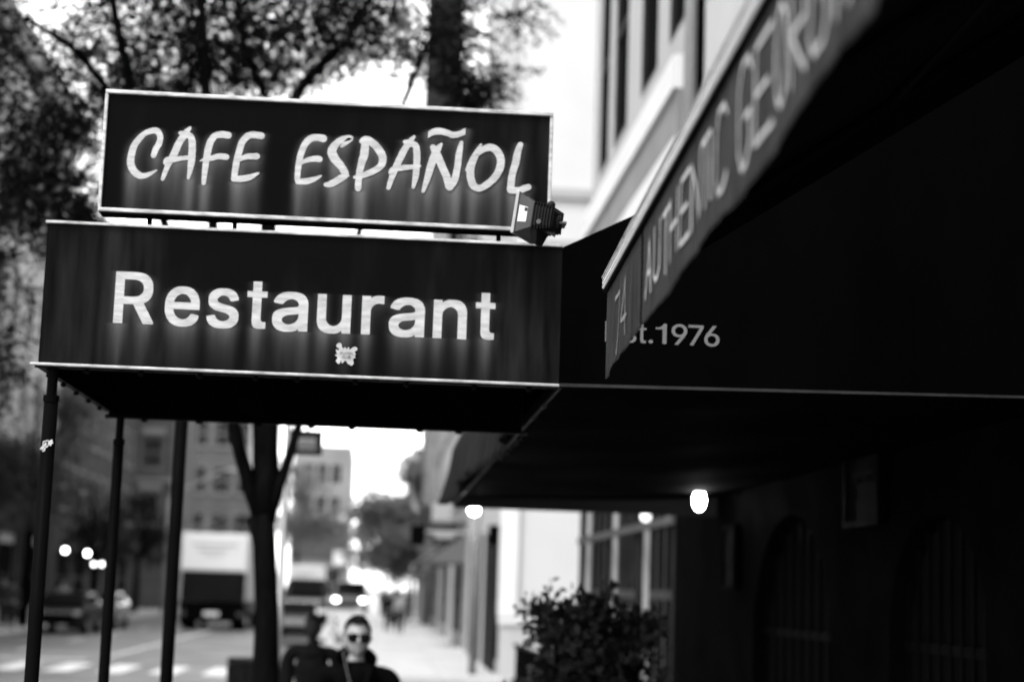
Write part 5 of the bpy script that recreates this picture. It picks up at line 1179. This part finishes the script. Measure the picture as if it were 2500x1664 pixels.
def car(loc,rz,label,paint,lights=False,suv=False,group='cars in the street'):
    r=empty('car',loc,rz,label,'car',group)
    L,W_=2.25,.9; H=1.68 if suv else 1.45
    prof=[(-L,.35),(-L,.75),(-L+.12,.88),(-1.15,.98),(-.55,H-.03),(.9,H),(1.75,1.05),(L-.05,.98),(L,.6),(L,.35)]
    mb=MB(); n=len(prof); vs=[]
    for s_ in (-1,1):
        for y,z in prof: wz=W_*(1 if z<1.06 else .80); vs.append((s_*wz,y,z))
    mb.add(vs,[tuple(range(n)),tuple(range(2*n-1,n-1,-1))]+[(i,i+n,(i+1)%n+n,(i+1)%n) for i in range(n)])
    mb.build('body',paint,r,bevel=.06)
    g=MB()
    g.add([(-.70,-1.14,1.03),(.70,-1.14,1.03),(.62,-.62,H-.09),(-.62,-.62,H-.09)],[(0,1,2,3)])
    for i in range(1): pass
    gg=[Vector(v)+Vector((0,-.035,.035)) for v in g.v]; g=MB().prism(gg,(0,.01,.01)); g.build('windscreen',M_glass,r)
    MB().prism([Vector((-.62,.95,H-.03)),Vector((.62,.95,H-.03)),Vector((.68,1.68,1.13)),Vector((-.68,1.68,1.13))],(0,.05,.02)).build('rear_window',M_glass,r)
    for s_ in (-1,1):
        MB().prism([Vector((s_*.87,-1.0,1.07)),Vector((s_*.745,-.5,H-.1)),Vector((s_*.745,.85,H-.08)),Vector((s_*.86,1.5,1.09))],(s_*.02,0,0)).build('side_window',M_glass,r)
        for y in (-1.4,1.4): wheel(r,s_*.80,y,.33,.33,.24)
        MB().sphere((s_*.66,-L+.03,.74),(.16,.08,.09),12,8).build('headlight',M_hl if lights else mat('lamp_clear',.3,.3,spec=.4),r,smooth=True)
        MB().box((s_*.7-.14,L-.02,.75),(s_*.7+.14,L+.02,.9)).build('tail_light',M_red,r)
        MB().sphere((s_*1.0,-.85,1.08),(.09,.06,.07),10,8).build('wing_mirror',paint,r)
    MB().box((-.55,-L-.015,.42),(.55,-L+.03,.62)).build('grille',M_black,r)
    return r
PB=mat('dark_car_paint',.01,.3,spec=.2,clear=.25); PG=mat('grey_car_paint',.10,.25,spec=.4,clear=.5); PW=mat('white_car_paint',.75,.3,spec=.5,clear=.6)
def px_car(vx,y): return V(vx,1400,y).x
car((px_car(683,60),60,-.13),0,'grey parked car by the right kerb, closest, half behind the heavy man',PG)
car((px_car(700,68),68,-.13),0,'dark parked car by the right kerb, second in the row',PB)
c1=car((px_car(705,100),100,-.13),0,'dark tall car with lit headlights coming towards us',PB,True,True); c1.scale=(1.4,1.2,1.4)
c2=car((px_car(804,125),125,-.13),0,'pale tall car with lit headlights behind the dark one',PG,True,True); c2.scale=(1.4,1.2,1.4)
car((px_car(590,84),84,-.13),0,'white car in the lane right of the first truck',PW)
car((-11.0,64,-.13),0,'dark car parked along the left kerb',PB)
car((-11.0,71,-.13),0,'grey car parked along the left kerb behind the dark one',PG)
# ------------------------------------------------------------------ street furniture
p=V(400,1270,8.15)
r=empty('parking_post',(p.x,8.15,0),0,'dark slim post right behind the canopy, third from the left','post')
MB().tube([(0,0,0),(0,0,2.9)],.030,14).build('post',M_pole,r,smooth=True)
MB().sphere((0,0,2.9),(.034,.034,.02),12,6).build('cap',M_pole,r)
# hanging shop sign behind the tree fork
p0=V(686,1040,16.5); p1_=V(738,996,16.5)
r=empty('hanging_sign',((p0.x+p1_.x)/2,16.5,p0.z),0,'small dark framed sign with pale lettering hanging beside the tree fork','sign')
w_=(p1_.x-p0.x)/2; h_=p1_.z-p0.z
MB().box((-w_-.06,-.02,0),(w_,.02,h_)).build('board',mat('sign_board_grey',.05,.6,.2,6),r)
f=MB(); f.box((-w_-.08,-.03,-.02),(w_+.02,.03,.015)); f.box((-w_-.08,-.03,h_-.015),(w_+.02,.03,h_+.02)); f.box((w_-.015,-.03,.0155),(w_+.02,.03,h_-.0155)); f.box((-w_-.08,-.03,.0155),(-w_-.05,.03,h_-.0155)); f.build('frame',M_black,r)
mb=MB(); random.seed(5)
tiny('ONE WAY',-w_-.02,h_*.36,h_*.34,.030,-.0215,mb,.009) if False else None
for i in range(5): mb.box((-w_+.0+i*.033,-.0235,h_*.38),(-w_+.02+i*.033,-.0215,h_*.72))
mb.box((-w_,-.0235,h_*.16),(w_-.04,-.0215,h_*.24)); mb.build('lettering',M_frame,r)
MB().tube([(-w_*.2,0,h_+.02),(-w_*.2,0,h_+.35),(-w_-.5,0,h_+.35)],.012,8).build('bracket',M_black,r)
# its lamp post
p=V(648,1300,17.0)
r=empty('lamp_post',(p.x,17.0,0),0,'plain grey street post directly right of the tree trunk','post')
MB().tube([(0,0,0),(0,0,.2),(0,0,.22),(0,0,4.1)],[.06,.06,.038,.032],14).build('shaft',mat('galvanised',.24,.4,.15,3,metal=.4),r,smooth=True)
MB().tube([(0,0,3.6),(.12,0,3.62),(.24,0,3.55)],.012,8).build('bracket',_m['galvanised'],r)
def cobra(x,y,h,dirx,label):
    r=empty('street_lamp',(x,y,-.13),0,label,'street lamp','curved arm street lamps')
    G=mat('lamp_grey',.34,.5,.1,2)
    MB().tube([(0,0,0),(0,0,h*.8)],[.1,.07],12).build('pole',G,r,smooth=True)
    pts=[(dirx*3.2*math.sin(t*math.pi/2)*1.0,0,h*.78+(h*.22)*math.sin(t*math.pi/2)**.8) for t in [i/10 for i in range(11)]]
    MB().tube(pts,.05,8).build('arm',G,r,smooth=True)
    MB().sphere((dirx*3.45,0,h-.03),(.42,.14,.10),14,8).build('lamp_head',G,r,smooth=True)
a=V(535,1180,128); cobra(a.x-3.3,128,a.z+.13,1,'lower curved arm street lamp rising behind the white truck, left of the tree')
a=V(528,1080,100); cobra(a.x-3.3,100,a.z+.13,1,'taller curved arm street lamp on the left pavement between canopy poles and tree')
a=V(850,1262,95); cobra(a.x+3.3,95,a.z,-1,'distant curved arm street lamp over the right pavement')
# traffic signal arm and signs before the white corner house
p=V(1097,1250,39.2)
r=empty('traffic_signal',(p.x,39.2,0),0,'signal pole with horizontal arm and dark boxes before the white corner house','traffic signal')
MB().tube([(0,0,0),(0,0,4.1)],[.09,.07],12).build('pole',mat('signal_grey',.2,.5,.2,2),r,smooth=True)
a,b=V(955,1222,39.2),V(1160,1228,39.2)
MB().tube([(a.x-p.x,0,a.z),(b.x-p.x,0,b.z)],.04,8).build('arm',M_frame,r)
mb=MB()
for vx in (962,1140): q=V(vx,1228,39.2); MB().box((q.x-p.x-.16,-.14,q.z-.25),(q.x-p.x+.16,.12,q.z+.2)).build('signal_head',M_black,r,bevel=.02)
pass
q=V(1030,1228,39.2); MB().box((q.x-p.x-.3,-.06,q.z-.1),(q.x-p.x+.15,-.045,q.z+.05)).build('street_sign',M_frame,r)
# bin, cabinet, newspaper boxes
p=V(577,1530,21); r=empty('litter_bin',(p.x,21,0),0,'black wire litter bin half hidden left of the tree trunk','bin')
MB().tube([(0,0,0),(0,0,.9),(0,0,.93),(0,0,.98)],[.22,.27,.29,.26],18).build('basket',mat('bin_black',.01,.5,.3,9),r)
mb=MB()
for i in range(18): a=i*math.pi/9; mb.tube([(.225*math.cos(a),.225*math.sin(a),.05),(.275*math.cos(a),.275*math.sin(a),.88)],.008,4)
mb.build('ribs',M_black,r)
p=V(782,1440,46); r=empty('utility_cabinet',(p.x-.0,46,0),0,'white street cabinet scrawled with dark graffiti beside the man in sunglasses','cabinet')
MB().box((-.32,-.25,.0),(.32,.25,1.25)).build('cabinet_body',mat('cabinet_white',.7,.5,.08,3),r,bevel=.02)
mb=MB(); random.seed(9)
for i in range(9):
    x,z=random.uniform(-.18,.12),random.uniform(.3,1.1); pts=[(x+.06*math.sin(t*2.1+i),z+.07*math.cos(t*1.7+i*2)+.02*t*((i%3)-1),.022) for t in range(7)]
    vs,fs=stroke_mesh(smooth_path(pts,3),0,False); mb.add([(a,-.2515-.0004*i,b) for a,b in vs],fs)
mb.build('graffiti',mat('spray_black',.04,.6),r)
MB().box((-.34,-.27,1.2505),(.34,.27,1.30)).build('cabinet_top',M_stone,r)
p=V(746,1440,52); r=empty('newspaper_box',(p.x,52,0),0,'pale newspaper box between the two walking men','newspaper box')
MB().box((-.24,-.2,.3),(.24,.2,1.15)).build('box_body',M_white,r,bevel=.02); MB().box((-.16,-.212,.7),(.16,-.2005,1.05)).build('box_window',M_glass,r)
mb=MB()
for s_ in (-1,1): mb.box((s_*.2-.02,-.18,0),(s_*.2+.02,.18,.2995))
mb.build('leg',M_black,r)
# shop awnings far along the right side
def shop_awning(y0,y1,z,d,m,label):
    r=empty('shop_awning',(2.75,(y0+y1)/2,z),0,label,'awning','small shop awnings down the right side')
    w2=(y1-y0)/2
    o=MB().hexa([(-d,-w2,0),(-.003,-w2,.0),(-.003,w2,.0),(-d,w2,0),(-d,-w2,.05),(-.003,-w2,.9),(-.003,w2,.9),(-d,w2,.05)]).build('canopy_cloth',m,r)
    MB().box((-d-.012,-w2,-.3),(-d-.002,w2,.05)).build('valance',m,r)
shop_awning(56,61,2.7,1.2,mat('awn_a',.16,.8),'grey shop awning just past the white corner house')
shop_awning(69,74,2.8,1.3,mat('awn_b',.04,.8),'dark shop awning in the middle of the right row')
shop_awning(80,86,2.9,1.2,mat('awn_c',.5,.8),'pale shop awning far down the right row')
